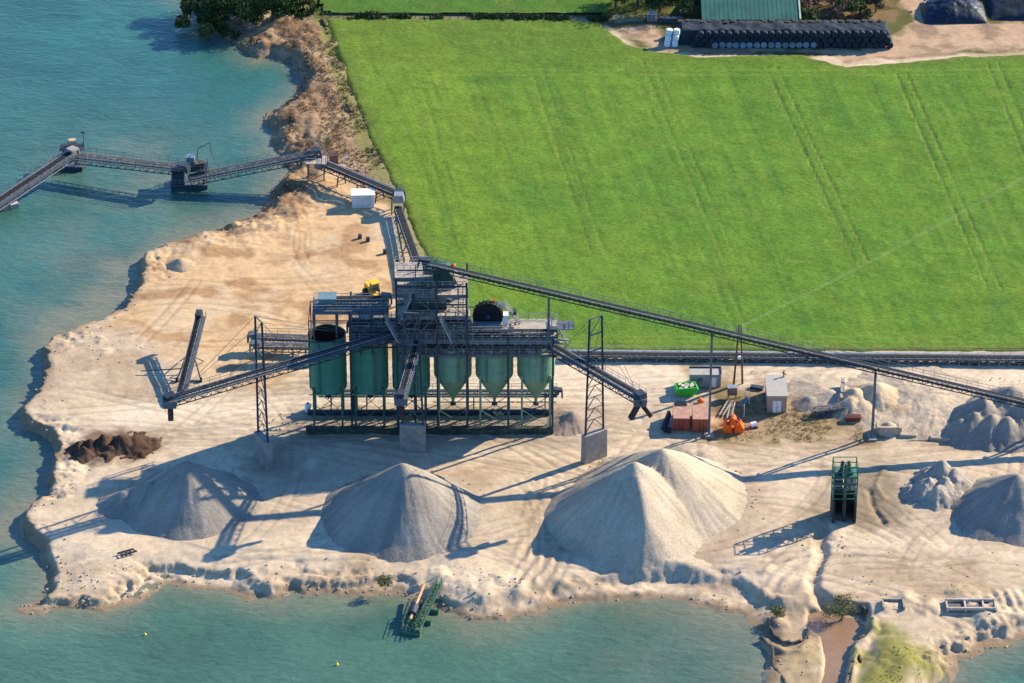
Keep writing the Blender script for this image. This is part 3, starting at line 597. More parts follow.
# portal towers and the three feed booms in front of the plant
def portal(label, px, gy, ang, zped, ztop, zbelt, halfw=2.0):
    g = G(px, gy); t = thing('portal_tower', label, 'tower', (g.x, g.y, 0), 'portal towers carrying the discharge booms')
    u = Vector((math.cos(ang), math.sin(ang), 0)); mb = MB(); mb.box((g.x, g.y, zped/2-.2), (halfw*2+0.6, 1.3, zped+.4), ang, 0.97)
    mb.build('concrete_pedestal', M_CONC, t)
    tops = []
    for sd in (-1, 1):
        a = g+u*sd*halfw*0.92+Vector((0, 0, zped-.05)); b_ = g+u*sd*halfw*0.62+Vector((0, 0, ztop)); mb = MB(); mb.bar(a, b_, 0.36); mb.build('leg', M_STEEL, t); tops.append((a, b_))
    mb = MB(); n = 6
    for i in range(n):
        f0 = 0.02+i*0.098; f1 = f0+0.098
        a0, a1 = tops[0][0].lerp(tops[0][1], f0), tops[0][0].lerp(tops[0][1], f1); b0, b1 = tops[1][0].lerp(tops[1][1], f0), tops[1][0].lerp(tops[1][1], f1)
        mid = (a1+b1)/2; mb.bar(a0, mid, 0.12); mb.bar(b0, mid, 0.12); mb.bar(a1, b1, 0.1)
    for f0 in (0.72, 0.86, 1.0):
        mc = MB(); mc.bar(tops[0][0].lerp(tops[0][1], f0), tops[1][0].lerp(tops[1][1], f0), 0.18); mc.build('crossbar', M_GREY, t)
    mb.build('bracing', M_GREY, t); mc = MB(); mc.bar(tops[0][0].lerp(tops[0][1], .86), tops[1][0].lerp(tops[1][1], 1), 0.1); mc.build('diagonal', M_GREY, t)
    return t, tops
def boom(label, A, B, tops, chute=None, wd=1.5, rl=(1, -1)):
    t = conveyor('belt_conveyor', label, A, B, wd, 1.2, M_STEEL, M_BELT, rl, 1.5, wkw=.45)
    mb = MB(); d_ = (B-A)
    for (a_, b_), sd in zip(tops, (-1, 1)):
        for fr in (0.45, 0.97, 0.1): mb.bar(b_, A.lerp(B, fr)+Vector((0, 0, .2)), 0.05)
    mb.build('stay_cable', M_STEEL, t)
    if chute:
        mb = MB()
        for (dx, dy) in chute:
            mb.bar(B+Vector((0, 0, -1.0)), B+Vector((dx, dy, -4.0)), 0.9, 0.7)
        mb.build('forked_chute', M_RUST, t); mb = MB()
        mb.box(B+Vector((0, 0, -.6)), (2.2, 2.2, 1.4), 0, 1.1); mb.build('hopper', M_GREY, t)
    return t
# right boom
A = P(553, 347, 431); B = P(640, 397, 494)
ang = math.atan2((B-A).y, (B-A).x)+math.pi/2
pt, tops = portal('right-hand steel portal tower on concrete pedestal behind the largest sand heap', 594, 459, ang, 5.6, 28.6, 19, 2.1)
boom('high discharge boom with forked end chute reaching over the largest sand heap', A, B, tops, [(-1.6, -.6), (1.9, .4)])
A = P(417, 340, 431); B = P(401, 396, 492)
ang = math.atan2((B-A).y, (B-A).x)+math.pi/2
pt, tops = portal('middle portal tower with light lattice top, standing in front of the silo row', 413, 449, ang, 5.2, 27.6, 19, 2.0)
boom('short central discharge boom pointing toward the lake in front of third silo', A, B, tops, [(0.2, -1.0)], 1.2, (-1,))
A = P(400, 331, 429); B = P(170, 399, 494)
ang = math.atan2((B-A).y, (B-A).x)+math.pi/2
pt, tops = portal('left-hand steel portal tower on concrete pedestal behind the left-most gravel heap', 264, 463, ang, 5.4, 29, 20, 2.1)
boom('long left discharge boom crossing the first silo and ending over the left-most gravel heap', A, B, tops, [(0, -.4)])

# ground stacker on the left
g0 = G(177, 404); g1 = G(199, 343)
t = conveyor('mobile_stacker', 'mobile stacker conveyor rising from its tail on open sand left of the plant', P(178, 399, 405), P(199, 316, 344), 1.1, 0.6, M_STEEL, M_BELT, (1,), 1.5, supports=((0.05, 'a', 0),))
m0 = P(178, 399, 405).lerp(P(199, 316, 344), 0.55); mb = MB()
for sd in (-1, 1): mb.bar(m0+Vector((sd*.8, 0, -.9)), (m0.x+sd*2.2, m0.y-4, 0.3), 0.2); mb.bar(m0+Vector((sd*.8, 0, -.9)), (m0.x+sd*2.2, m0.y+3, 0.3), 0.16)
mb.bar((m0.x-2.2, m0.y-4, .3), (m0.x+2.2, m0.y-4, .3), .2); mb.bar((m0.x-9, m0.y-1, .6), (m0.x, m0.y-1, 1.2), .15); mb.build('undercarriage', M_STEEL, t)
for sd in (-1, 1):
    mb = MB(); mb.cyl((m0.x+sd*2.2-.2, m0.y-4, .5), (m0.x+sd*2.2+.2, m0.y-4, .5), .5, n=14); mb.build('wheel', M_TYRE, t)
# two flat conveyors behind the first silo
conveyor('belt_conveyor', 'upper of two short low conveyors lying behind the first silo, by the left portal tower', P(312, 339, 352), P(253, 337, 350), 1.5, .8, M_GREY, M_BELTS, (1,), 1.5, supports=((0.1,'a',0),(0.5,'a',0),(0.9,'a',0)))
conveyor('belt_conveyor', 'lower of two short low conveyors lying behind the first silo, by the left portal tower', P(330, 347, 360), P(255, 346, 361), 1.5, .8, M_GREY, M_BELTS, (1,), 1.5, supports=((0.1,'a',0),(0.5,'a',0),(0.9,'a',0)))

# overland conveyor at the field edge
p0 = G(566, 359.5)+Vector((0, 0, 1.0)); p1 = G(1160, 365)+Vector((0, 0, 1.0))
t = conveyor('overland_conveyor', 'long low belt conveyor on short legs along the near edge of the green field', p0, p1, 1.6, .45, M_GREY, M_BELT, (), 1.7, False)
mb = MB()
for i in range(60):
    p = p0.lerp(p1, i/59); mb = MB()
    for sd in (-.8, .8): mb.bar((p.x, p.y+sd, 0), (p.x, p.y+sd, .6), .18)
    mb.box((p.x, p.y, .05), (.4, 1.9, .2)); mb.build('trestle', M_CONC, t)
mb = MB(); mb.bar(p0+Vector((0, 1.15, .3)), p1+Vector((0, 1.15, .3)), .5, .1); mb.rail([p0+Vector((0, 1.4, .3)), p1+Vector((0, 1.4, .3))], .8, 3, .05, False); mb.build('cable_tray', M_GALV, t)

# floating chain and feed to the plant
def pontoon(label, pxpy, size, rz, mt=M_PDARK, deck=M_GREY, extras=True):
    g = GW(*pxpy); t = thing('pontoon', label, 'pontoon', (g.x, g.y, WZ)); mb = MB(); mb.box((g.x, g.y, WZ+.25), (size[0], size[1], 1.3), rz, 1.03); mb.build('hull', mt, t)
    mb = MB(); mb.box((g.x, g.y, WZ+.95), (size[0]+.2, size[1]+.2, .1), rz); mb.build('deck', deck, t)
    if extras:
        c_, s_ = math.cos(rz), math.sin(rz); hx, hy = size[0]/2, size[1]/2
        pts = [Vector((g.x+a*c_-b_*s_, g.y+a*s_+b_*c_, WZ+1)) for a, b_ in ((-hx, -hy), (hx, -hy), (hx, hy), (-hx, hy), (-hx, -hy))]
        mb = MB(); mb.rail(pts, 1.1, 1.6, .06); mb.build('handrail', M_GALV, t)
    return t, g
t, g = pontoon('light grey sectioned pontoon at the left edge under the floating conveyor', (2, 208), (6, 2.6), .45, simple('weathered pale pontoon', (.33, .29, .26), .8), simple('pale pontoon deck', (.42, .37, .34), .8), False)
mb = MB()
for k in (-1, 1): mb.box((g.x+k*1.1, g.y+k*.5, WZ+.6), (.15, 2.8, 1), .45)
mb.build('strap', M_PDARK, t)
t, g1_ = pontoon('dark pontoon at the kink of the floating conveyor line, second from left', (68, 167), (6.5, 3.2), -.1)
mb = MB()
for a_, b_ in ((-2, -1), (2, -1), (-2, 1), (2, 1)): mb.bar((g1_.x+a_*.9, g1_.y+b_, WZ+1), (g1_.x+a_*.6+.8, g1_.y+b_, WZ+4.4), .2)
mb.box((g1_.x+1, g1_.y, WZ+4.5), (4.6, 3, .2)); mb.rail([Vector((g1_.x-1.2, g1_.y-1.4, WZ+4.6)), Vector((g1_.x+3.3, g1_.y-1.4, WZ+4.6)), Vector((g1_.x+3.3, g1_.y+1.4, WZ+4.6))], 1, 1.2, .06); mb.build('transfer_frame', M_STEEL, t)
mb = MB(); mb.box((g1_.x+1.2, g1_.y, WZ+5.4), (2.2, 1.8, 1.6), .3, .7); mb.build('transfer_hopper', simple('tan hopper', (.38, .30, .2), .8), t)
mb = MB(); mb.bar((g1_.x+3.4, g1_.y+.5, WZ+1), (g1_.x+3.4, g1_.y+.5, WZ+8), .16); mb.bar((g1_.x+5.5, g1_.y+.5, WZ+1), (g1_.x+3.4, g1_.y+.5, WZ+7.4), .08); mb.bar((g1_.x+3.4-.5, g1_.y+.5, WZ+7.6), (g1_.x+3.4+.5, g1_.y+.5, WZ+7.6), .3); mb.build('lamp_mast', M_GREY, t)
t, g2_ = pontoon('larger dark pontoon with cabin and small crane in the middle of the floating conveyor line', (190, 185), (7.2, 4), 0)
mb = MB()
for a_ in (-3, 3):
    for b_ in (-1.5, 1.5): mb.bar((g2_.x+a_, g2_.y+b_, WZ+1), (g2_.x+a_, g2_.y+b_, WZ+4), .22)
mb.box((g2_.x, g2_.y, WZ+4), (7.4, 4, .2)); mb.rail([Vector((g2_.x-3.6, g2_.y-1.9, WZ+4.1)), Vector((g2_.x+3.6, g2_.y-1.9, WZ+4.1)), Vector((g2_.x+3.6, g2_.y+1.9, WZ+4.1))], 1, 1.2, .06); mb.build('transfer_frame', M_STEEL, t)
mb = MB(); mb.box((g2_.x-2.2, g2_.y-.6, WZ+2.3), (2.4, 2.2, 2.4)); mb.build('winch_house', M_PDARK, t)
mb = MB(); mb.box((g2_.x+.3, g2_.y+.5, WZ+5.2), (1.6, 1.6, 2.2)); mb.build('cabin', M_BLUEW, t); mb = MB(); mb.box((g2_.x+2.1, g2_.y, WZ+4.7), (1.6, 1.4, 1.1), .2, 1.3); mb.build('transfer_hopper', M_BELTS, t)
mb = MB(); mb.bar((g2_.x+1.4, g2_.y+1, WZ+4), (g2_.x+1.8, g2_.y+1.5, WZ+7.4), .18); mb.bar((g2_.x+1.8, g2_.y+1.5, WZ+7.4), (g2_.x+4.2, g2_.y+1.5, WZ+8.8), .14); mb.bar((g2_.x+4.2, g2_.y+1.5, WZ+8.8), (g2_.x+4.4, g2_.y+1.5, WZ+6), .07); mb.bar((g2_.x+4.2, g2_.y+1.5, WZ+8.8), (g2_.x+5, g2_.y+1.5, WZ+4), .06); mb.build('crane', M_GREY, t)
Z1 = Vector((0, 0, WZ+4.2)); 
def WP(px, py, h):
    d_ = ray(px, py); t_ = (h-CP[2])/d_[2]; p_ = CP+d_*t_; return Vector(p_)
conveyor('belt_conveyor', 'tan floating belt conveyor running down to left edge of the picture', WP(-14, 210, .2), WP(73, 152, 3.2), 1.8, 1.2, simple('tan dusty steel', (.27, .24, .22), .7, 0, .2), M_BELT, (1, -1), 1.6)
conveyor('belt_conveyor', 'middle floating belt conveyor between the two dark pontoons', WP(76, 156, 2.4), WP(184, 168, 3.2), 1.8, 1.3, M_STEEL, M_BELTS, (1, -1), 1.6)
conveyor('belt_conveyor', 'floating belt conveyor bridging from larger dark pontoon to the shore', WP(190, 178, .8), WP(316, 153, 5.0), 1.8, 1.3, M_STEEL, M_BELTS, (1, -1), 1.6)
g = WP(316, 160, 4.2); g.z = 0; t = thing('transfer_station', 'shore transfer station with steel frame where floating conveyor meets land', 'transfer station', g); mb = MB()
for a_ in (-1.6, 1.6):
    for b_ in (-1.4, 1.4): mb.bar((g.x+a_, g.y+b_, -.8), (g.x+a_, g.y+b_, 4.2), .24)
    mb.bar((g.x+a_, g.y-1.4, 0), (g.x+a_, g.y+1.4, 4), .12)
mb.bar((g.x-1.6, g.y-1.4, 0), (g.x+1.6, g.y-1.4, 4), .12); mb.build('frame', M_GREY, t)
mb = MB(); mb.box((g.x, g.y, 4.2), (4.2, 3.6, .15)); mb.build('platform', M_DECK, t)
mb = MB(); mb.rail([Vector((g.x-2, g.y-1.7, 4.3)), Vector((g.x+2, g.y-1.7, 4.3)), Vector((g.x+2, g.y+1.7, 4.3)), Vector((g.x-2, g.y+1.7, 4.3))], 1.1, 1.3, .07); mb.build('handrail', M_GALV, t)
mb = MB(); mb.box((g.x+.6, g.y, 3.2), (1.4, 1.4, 1.6), 0, 1.4); mb.build('chute', M_BLUEW, t)
conveyor('belt_conveyor', 'land belt conveyor descending from the shore station past the white shed to the field corner', WP(322, 163, 3.4), WP(399, 195, 3.0), 1.7, 1.0, M_STEEL, M_BELT, (-1,), 1.6, supports=((0.25,'a',0),(0.5,'a',0),(0.75,'a',0)))
g = G(398, 212); t = thing('transfer_station', 'small transfer frame with grey hood at the field corner above the plant', 'transfer station', g); mb = MB()
for a_ in (-1.2, 1.2):
    for b_ in (-1.2, 1.2): mb = MB(); mb.bar((g.x+a_, g.y+b_, 0), (g.x+a_, g.y+b_, 2.6), .2); mb.build('post', M_GREY, t)
mb = MB(); mb.box((g.x+.2, g.y, 3.3), (2.2, 2.4, 1.5), 0, .8); mb.build('hood', M_GALV, t)
conveyor('belt_conveyor', 'grey belt conveyor along the field edge leading into the back of plant', WP(398, 208, 1.5), WP(422, 276, 2.6), 1.5, .7, M_GREY, M_BELT, (), 1.6, supports=((0.1,'a',0),(0.3,'a',0),(0.5,'a',0),(0.7,'a',0)))

def ribbon(name, label, pts, wd, z0, z1, mt, cat='wall', par=None):
    W = [Vector((*G(a, b_, -1.0)[:2], 0)) for a, b_ in pts]; t = thing(name, label, cat, (W[0].x, W[0].y, 0)); mb = MB(); vs = []
    sm = []
    for i in range(len(W)-1):
        for q in range(5):
            f = q/5; p0_ = W[max(i-1, 0)]; p1_ = W[i]; p2_ = W[i+1]; p3_ = W[min(i+2, len(W)-1)]
            sm.append(0.5*((2*p1_)+(p2_-p0_)*f+(2*p0_-5*p1_+4*p2_-p3_)*f*f+(3*p1_-p0_-3*p2_+p3_)*f**3))
    sm.append(W[-1]); n = len(sm)
    for i, p in enumerate(sm):
        d_ = (sm[min(i+1, n-1)]-sm[max(i-1, 0)]).normalized(); s_ = Vector((d_.y, -d_.x, 0))*wd/2; zz = hz(p.x, p.y)
        for q, z_ in ((1, z0), (1, z1), (-1, z1), (-1, z0)): vs.append(p+s_*q+Vector((0, 0, z_+.12*math.sin(i*1.7))))
    fs = []
    for i in range(n-1):
        for q in range(4): a_ = i*4+q; b_ = i*4+(q+1) % 4; fs.append((a_, b_, b_+4, a_+4))
    fs += [(0, 1, 2, 3), (4*n-1, 4*n-2, 4*n-3, 4*n-4)]; mb.add(vs, fs); mb.build('wall', mt, t)
    mb = MB()
    for i in range(0, n, 4): mb.bar(sm[i]+Vector((0, 0, z0)), sm[i]+Vector((0, 0, z1+.12)), wd*1.2)
    mb.build('post_row', M_BARK, t); return t
M_SHEET = simple('dark sheet piling', (.10, .085, .07), .85, 0, .3, .8, (.2, .16, .11))
ribbon('retaining_wall', 'curved dark retaining wall hugging the right side of the brown pool and stream', [(840,606),(855,606),(868,613),(875,624),(869,634),(858,643),(854,658),(850,672),(845,690)], .35, -2, -.45, M_SHEET)
ribbon('retaining_wall', 'second thin wall running beside the brown stream, right of the curved one', [(862,640),(858,652),(861,662)], .25, -1.6, -.5, M_SHEET)
ribbon('retaining_wall', 'small curved wall on the mud flat left of the brown stream', [(768,620),(773,632),(783,641),(797,642),(807,637),(809,626)], .3, -1.9, -.8, M_SHEET)
ribbon('retaining_wall', 'ragged low wall at the water edge of bay below the bush', [(762,636),(773,648),(774,664),(783,676),(790,692)], .25, -2.2, -1.1, M_SHEET)
# ------------------------------------------------------------------ silos
ycen = G(512, 422).y
sx = [P(328+41.6*i, 375, 422).x for i in range(6)]
slabels = ['open-topped green silo with rusty inside at the left end of the silo row', 'green flat-bottomed silo, second from left in the row', 'green silo behind the lattice portal tower, third from left', 'green silo with pointed cone, third from right in the row', 'paler green silo with pointed cone, second from right above tan heap of sacks', 'pale green silo with pointed cone at the right end of the row']
def silo(i, kind):
    x = sx[i]; t = thing('storage_silo', slabels[i], 'silo', (x, ycen, 0), 'green silos of the gravel plant'); r = 3.35
    mtl = M_GREEN if i < 3 else M_GREEN2
    if kind == 'tall': zt, zb, zc, rc = 18.2, 7.7, 6.4, 0.5
    else: zt, zb, zc, rc = 16.6, 10.2, 4.9, 0.28
    mb = MB(); prof = [(r, zb-.01)]
    k = 5 if kind == 'tall' else 4
    for j in range(1, k+1):
        z_ = zb+(zt-zb)*j/k; prof += [(r, z_-.06), (r+.05, z_-.05), (r+.05, z_+.05), (r, z_+.06)]
    prof = prof[:-1]; prof += [(r-.12, zt+.05), (r-.12, zb)]
    mb.lathe((x, ycen, 0), prof, 40); sh_ = mb.build('shell', mtl, t, smooth=False)
    mb = MB(); mb.lathe((x, ycen, 0), [(r, zb), (rc, zc), (rc, zc-.6), (0.01, zc-.6)], 40); mb.build('cone', mtl, t)
    mb = MB(); mb.lathe((x, ycen, 0), [(r-.15, zt-.1), (r-.15, zb+2.5), (0.01, zb+1.5)], 32); mb.build('lining', M_RUST, sh_)
    mb = MB()
    for a in range(8):
        th = a*math.pi/4+.39; mb.bar((x+math.cos(th)*(r+.06), ycen+math.sin(th)*(r+.06), zb+.1), (x+math.cos(th)*(r+.06), ycen+math.sin(th)*(r+.06), zt), .1)
    mb.build('stiffener', mtl, sh_)
    mb = MB(); mb.bar((x-.5, ycen-.2, zc-.9), (x+.5, ycen-.2, zc-.9), .5, .4); mb.bar((x, ycen, zc-.5), (x, ycen-.8, zc-1.1), .25); mb.build('outlet_gate', M_STEEL, t)
    mb = MB(); lx = x+(1.1 if i % 2 else -1.4); ly = ycen-math.sqrt(r*r-(lx-x)**2)-.2
    for q_ in (-.22, .22): mb.bar((lx+q_, ly, zb-.5), (lx+q_, ly, zt+.6), .06)
    for q_ in range(int((zt-zb)/.6)): mb.bar((lx-.22, ly, zb+.2+q_*.6), (lx+.22, ly, zb+.2+q_*.6), .05)
    mb.build('ladder', M_GREY, t)
    for a_ in (-1, 1):
        for b_ in (-1, 1):
            mb = MB(); mb.bar((x+a_*2.5, ycen+b_*2.5, -.1), (x+a_*2.5, ycen+b_*2.5, zb+.9), .36); mb.build('leg', M_LEG if i < 3 else M_GREEN2, t)
    mb = MB()
    for b_ in (-1, 1):
        mb.bar((x-2.5, ycen+b_*2.5, zb-.3), (x+2.5, ycen+b_*2.5, zb-.3), .2); 
        mb.bar((x-2.5, ycen+b_*2.5, .4), (x+2.5, ycen+b_*2.5, 5.2 if kind == 'tall' else 4), .09); mb.bar((x+2.5, ycen+b_*2.5, .4), (x-2.5, ycen+b_*2.5, 5.2 if kind == 'tall' else 4), .09)
    for a_ in (-1, 1): mb.bar((x+a_*2.5, ycen-2.5, .5), (x+a_*2.5, ycen+2.5, zb-.4), .1); mb.bar((x+a_*2.5, ycen-2.5, zb-.3), (x+a_*2.5, ycen+2.5, zb-.3), .2)
    mb.bar((x-3.6, ycen+1.6, zc-1.7), (x+3.6, ycen+1.6, zc-1.7), .16)
    mb.build('bracing', M_LEG, t); return t
for i in range(6): silo(i, 'tall' if i < 3 else 'cone')
# reclaim belt under the silos and footing walls
xl, xr = P(306, 430, 433).x, P(553, 430, 433).x
y433, y413 = G(512, 434.5).y, G(512, 416.5).y
mb = MB(); mb.ext(xl, xr, y433, y433+.9, -.2, 1.3); o = mb.build('footing_wall', simple('mossy green concrete', (.03, .045, .036), .9, 0, .3, .6, (.16, .14, .1)), loc=(xl, y433, 0)); tag(o, 'dark mossy footing wall along the front of the silo legs', 'wall')
mb = MB(); mb.ext(xl, xr, y413+.3, y413+1.0, -.2, .9); o = mb.build('footing_wall', M_STEEL, loc=(xl, y413, 0)); tag(o, 'dark footing wall behind the rear silo legs', 'wall')
conveyor('belt_conveyor', 'low collecting conveyor on posts behind the legs of the silo row', Vector((xl+2, G(0,408).y, 3.2)), Vector((P(557, 400, 408).x, G(0,408).y, 3.2)), 1.0, .6, M_STEEL, M_BELT, (1, -1), 1.6, supports=((.05,'a',0),(.2,'a',0),(.35,'a',0),(.5,'a',0),(.65,'a',0),(.8,'a',0),(.95,'a',0)))

# ------------------------------------------------------------------ process building frame
yF = G(512, 433).y; yB = G(512, 412).y
def XF(px, py=340): return P(px, py, 433).x
def ZF(py): return P(430, py, 433).z
def ZY(py, y):
    d_ = ray(430, py); return float((CP+d_*((y-CP[1])/d_[1]))[2])
plant = thing('process_tower', 'tall open steel processing frame with stacked decks standing over the silo row', 'gravel plant', (XF(430), yF, 0))
cols = MB()
for px in (350, 397, 414, 437, 467, 508, 553):
    top = {350: ZF(312), 397: ZF(279), 414: ZF(294), 437: ZF(279), 467: ZF(283), 508: 19.3, 553: 19.3}[px]
    for y_ in (yF, yB): cols.bar((XF(px), y_, -.1), (XF(px), y_, top), .34)
rq = random.Random(21); braces = MB(); lights = MB()
for k in range(46):
    px = rq.uniform(350, 466); y_ = rq.choice([yF+.3, yF+2, yF+4, yB-.3]); z_ = rq.uniform(ZF(345), ZF(300) if px > 398 else ZF(322))
    L = rq.uniform(1.2, 5)
    if rq.random() < .5: cols.bar((XF(px), y_, z_), (XF(px)+L, y_, z_), .14)
    else: cols.bar((XF(px), y_, z_-L*.6), (XF(px), y_, z_+L*.4), .12)
for k in range(20):
    px = rq.uniform(352, 545); z_ = ZF(rq.choice([338, 345, 352, 330])); y_ = rq.uniform(yF+.5, yB-1); cols.box((XF(px), y_, z_+.5), (rq.uniform(.6, 1.8), rq.uniform(.6, 1.6), rq.uniform(.6, 1.3)))
for (pa, pb, pya, y_) in [(350,398,334,yF+1),(352,396,322,yF+.6),(398,466,335,yF+.1),(398,466,322,yF+.1),(398,466,305,yF+.1),(398,466,287,yF+.1),(437,508,333,yF+.4),(398,432,272,yF+.6),(470,553,346,yF-.1),(350,398,348,yF+.2)]:
    a_, b_ = XF(pa), XF(pb); lights.rail([Vector((a_, y_, ZF(pya))), Vector((b_, y_, ZF(pya)))], 1.0, 1.3, .09)
    cols.bar((a_, y_, ZF(pya)), (b_, y_, ZF(pya)), .22)
for px in (360, 372, 384, 405, 424, 446, 456, 480, 494, 522, 537):
    cols.bar((XF(px), yF+.2, ZF(356)), (XF(px), yF+.2, ZF(330 if px > 470 else 312)), .18)
lights.build('gallery_rail', M_GALV, plant)
cols.build('column', M_STEEL, plant)
zL1 = 19.2; zC = ZF(316); zA = ZF(295); zBt = ZF(279); zP2 = ZF(311); zP3 = ZF(326)
deckm = MB(); deckd = MB(); beam = MB(); rail = MB()
def deck(x0, x1, z, y0=None, y1=None, dp=.55, rl='fblr', front=.0):
    y0 = yF if y0 is None else y0; y1 = yB if y1 is None else y1; a, b_ = XF(x0), XF(x1)
    (deckd if x1 < 400 else deckm).ext(a, b_, y0, y1, z-.12, z)
    beam.ext(a-.05, b_+.05, y0-.12, y0+.12, z-dp-.12, z-.02); beam.ext(a-.05, b_+.05, y1-.12, y1+.12, z-dp-.12, z-.02)
    for k in range(int((b_-a)/3)+1):
        xx = a+(b_-a)*k/max(1, int((b_-a)/3)); beam.ext(xx-.1, xx+.1, y0+.13, y1-.13, z-dp-.12, z-.14)
    c4 = [Vector((a, y0, z)), Vector((b_, y0, z)), Vector((b_, y1, z)), Vector((a, y1, z))]
    if 'f' in rl: rail.rail([c4[0], c4[1]], 1.1, 1.6, .08)
    if 'r' in rl: rail.rail([c4[1], c4[2]], 1.1, 1.6, .08)
    if 'b' in rl: rail.rail([c4[2], c4[3]], 1.1, 1.6, .08)
    if 'l' in rl: rail.rail([c4[3], c4[0]], 1.1, 1.6, .08)
deck(398, 557, zL1, dp=.7); deck(350, 398, zL1-.02, dp=.7, rl='fb'); zP3 = ZY(328, yF+1); deck(350, 397, zP3, yF+1.0, yB-2.5, rl='fbl')
zP2 = ZY(311, yF+2.5); deck(313, 388, zP2, yF+2.5, yB-.4, rl='fblr')
deck(396.5, 468, zC, yF+.1, yB-.1, rl='fr'); deck(396.5, 468, zA, yF+.1, yB-.1, rl='frbl'); deck(395.5, 433, zBt, yF+.5, yB-1.2, rl='fbl')
deck(437, 470, ZF(329), yF+.3, yB-.3, rl='f')
# lower gallery level below the main deck (dark service truss)
deck(398, 557, ZF(355), yF+.2, yB-.2, dp=.4, rl='f')
deckm.build('deck_floor', M_DECK, plant); deckd.build('deck_floor', M_GREY, plant)
for px in (313, 336, 386):
    for y_ in (yF+2.5, yB-.4): beam.bar((XF(px), y_, zP2-.5), (XF(px), y_, zL1-1 if px > 340 else 17.5), .3)
for i in range(24):
    x0 = XF(398)+(XF(557)-XF(398))*i/24; x1 = XF(398)+(XF(557)-XF(398))*(i+1)/24
    if i % 2: beam.bar((x0, yF, ZF(355)), (x1, yF, zL1-.7), .13)
    else: beam.bar((x0, yF, zL1-.7), (x1, yF, ZF(355)), .13)
for (px, py0, px1, py1) in [(397,316,414,338),(414,338,437,316),(437,316,467,338),(397,295,414,316),(437,316,414,295),(437,295,467,316),(467,338,437,355),(350,326,397,345)]:
    beam.bar((XF(px), yF-.02, ZF(py0)), (XF(px1), yF-.02, ZF(py1)), .16); beam.bar((XF(px1), yB+.02, ZF(py0)), (XF(px), yB+.02, ZF(py1)), .16)
beam.build('beam', M_GREY, plant); rail.build('handrail', M_GALV, plant)
# frame round the open first silo
mb = MB(); a, b_ = XF(309), XF(350)
for (x_, y_) in ((a, yF+.4), (b_, yF+.4), (a, yB), (b_, yB)): mb.bar((x_, y_, 17.2), (x_, y_, ZF(322)), .18)
for z_ in (ZF(322), 18.4):
    mb.bar((a, yF+.4, z_), (b_, yF+.4, z_), .16); mb.bar((a, yB, z_), (b_, yB, z_), .14); mb.bar((a, yF+.4, z_), (a, yB, z_), .14); mb.bar((b_, yF+.4, z_), (b_, yB, z_), .14)
mb.build('silo_frame', M_STEEL, plant)
# stairs between the decks
def stairs(x0, z0, x1, z1, y, wd=.9):
    mb = MB(); a, b_ = Vector((x0, y, z0)), Vector((x1, y, z1)); n = max(4, int(abs(z1-z0)/.35))
    for s_ in (-wd/2, wd/2): mb.bar(a+Vector((0, s_, 0)), b_+Vector((0, s_, 0)), .1, .25); mb.bar(a+Vector((0, s_, 1.05)), b_+Vector((0, s_, 1.05)), .07)
    for i in range(n): p = a.lerp(b_, i/n); mb.box(p, (.3, wd, .06))
    mb.build('stair', M_GALV, plant)
stairs(XF(520), zL1, XF(504), zL1+3.6, yB-1.4); stairs(XF(402), zC, XF(412), zA, yF-.7); stairs(XF(452), zL1, XF(440), zC, yF-.7); stairs(XF(456), zC, XF(466), zA, yB-.9); stairs(XF(398), zL1, XF(386), zP2, yF-.6); stairs(XF(555), zL1, XF(568), zL1-4.8, yB-.5)
mb = MB(); mb.ext(XF(505), XF(490), yB-2.1, yB-.3, zL1+3.55, zL1+3.65); mb.build('landing', M_GREY, plant); mb = MB(); mb.ext(XF(556), XF(574), yB-3, yB, zL1-.5, zL1-.38)
mb.rail([Vector((XF(556), yB-3, zL1-.4)), Vector((XF(574), yB-3, zL1-.4)), Vector((XF(574), yB, zL1-.4))], 1.1, 1.5, .08); mb.build('landing', M_GREY, plant)
# pipes, troughs and machine boxes that belong to the plant
mb = MB(); rp = random.Random(4)
for k in range(30):
    px = rp.uniform(400, 550); z_ = rp.choice([zL1-1.2, zL1-2.2, ZF(350)]); L = rp.uniform(1.5, 5); y_ = rp.uniform(yF+.8, yB-.8)
    mb.cyl((XF(px), y_, z_), (XF(px)+L, y_+rp.uniform(-.5, .5), z_+rp.uniform(-.6, .6)), rp.uniform(.12, .3), n=8)
for k in range(12):
    px = rp.uniform(400, 465); mb.cyl((XF(px), rp.uniform(yF+1, yB-1), zL1), (XF(px)+rp.uniform(-1, 1), rp.uniform(yF+1, yB-1), zC), rp.uniform(.12, .28), n=8)
for i in range(3, 6): mb.cyl((sx[i], ycen, 16), (sx[i]+1, ycen+1, zL1-.3), .4, n=10)
mb.build('pipe', M_GREY, plant, smooth=True)
def prism(name, label, cat, px, z, y, size, mt, dome=0, rz=0, parent=None):
    pass
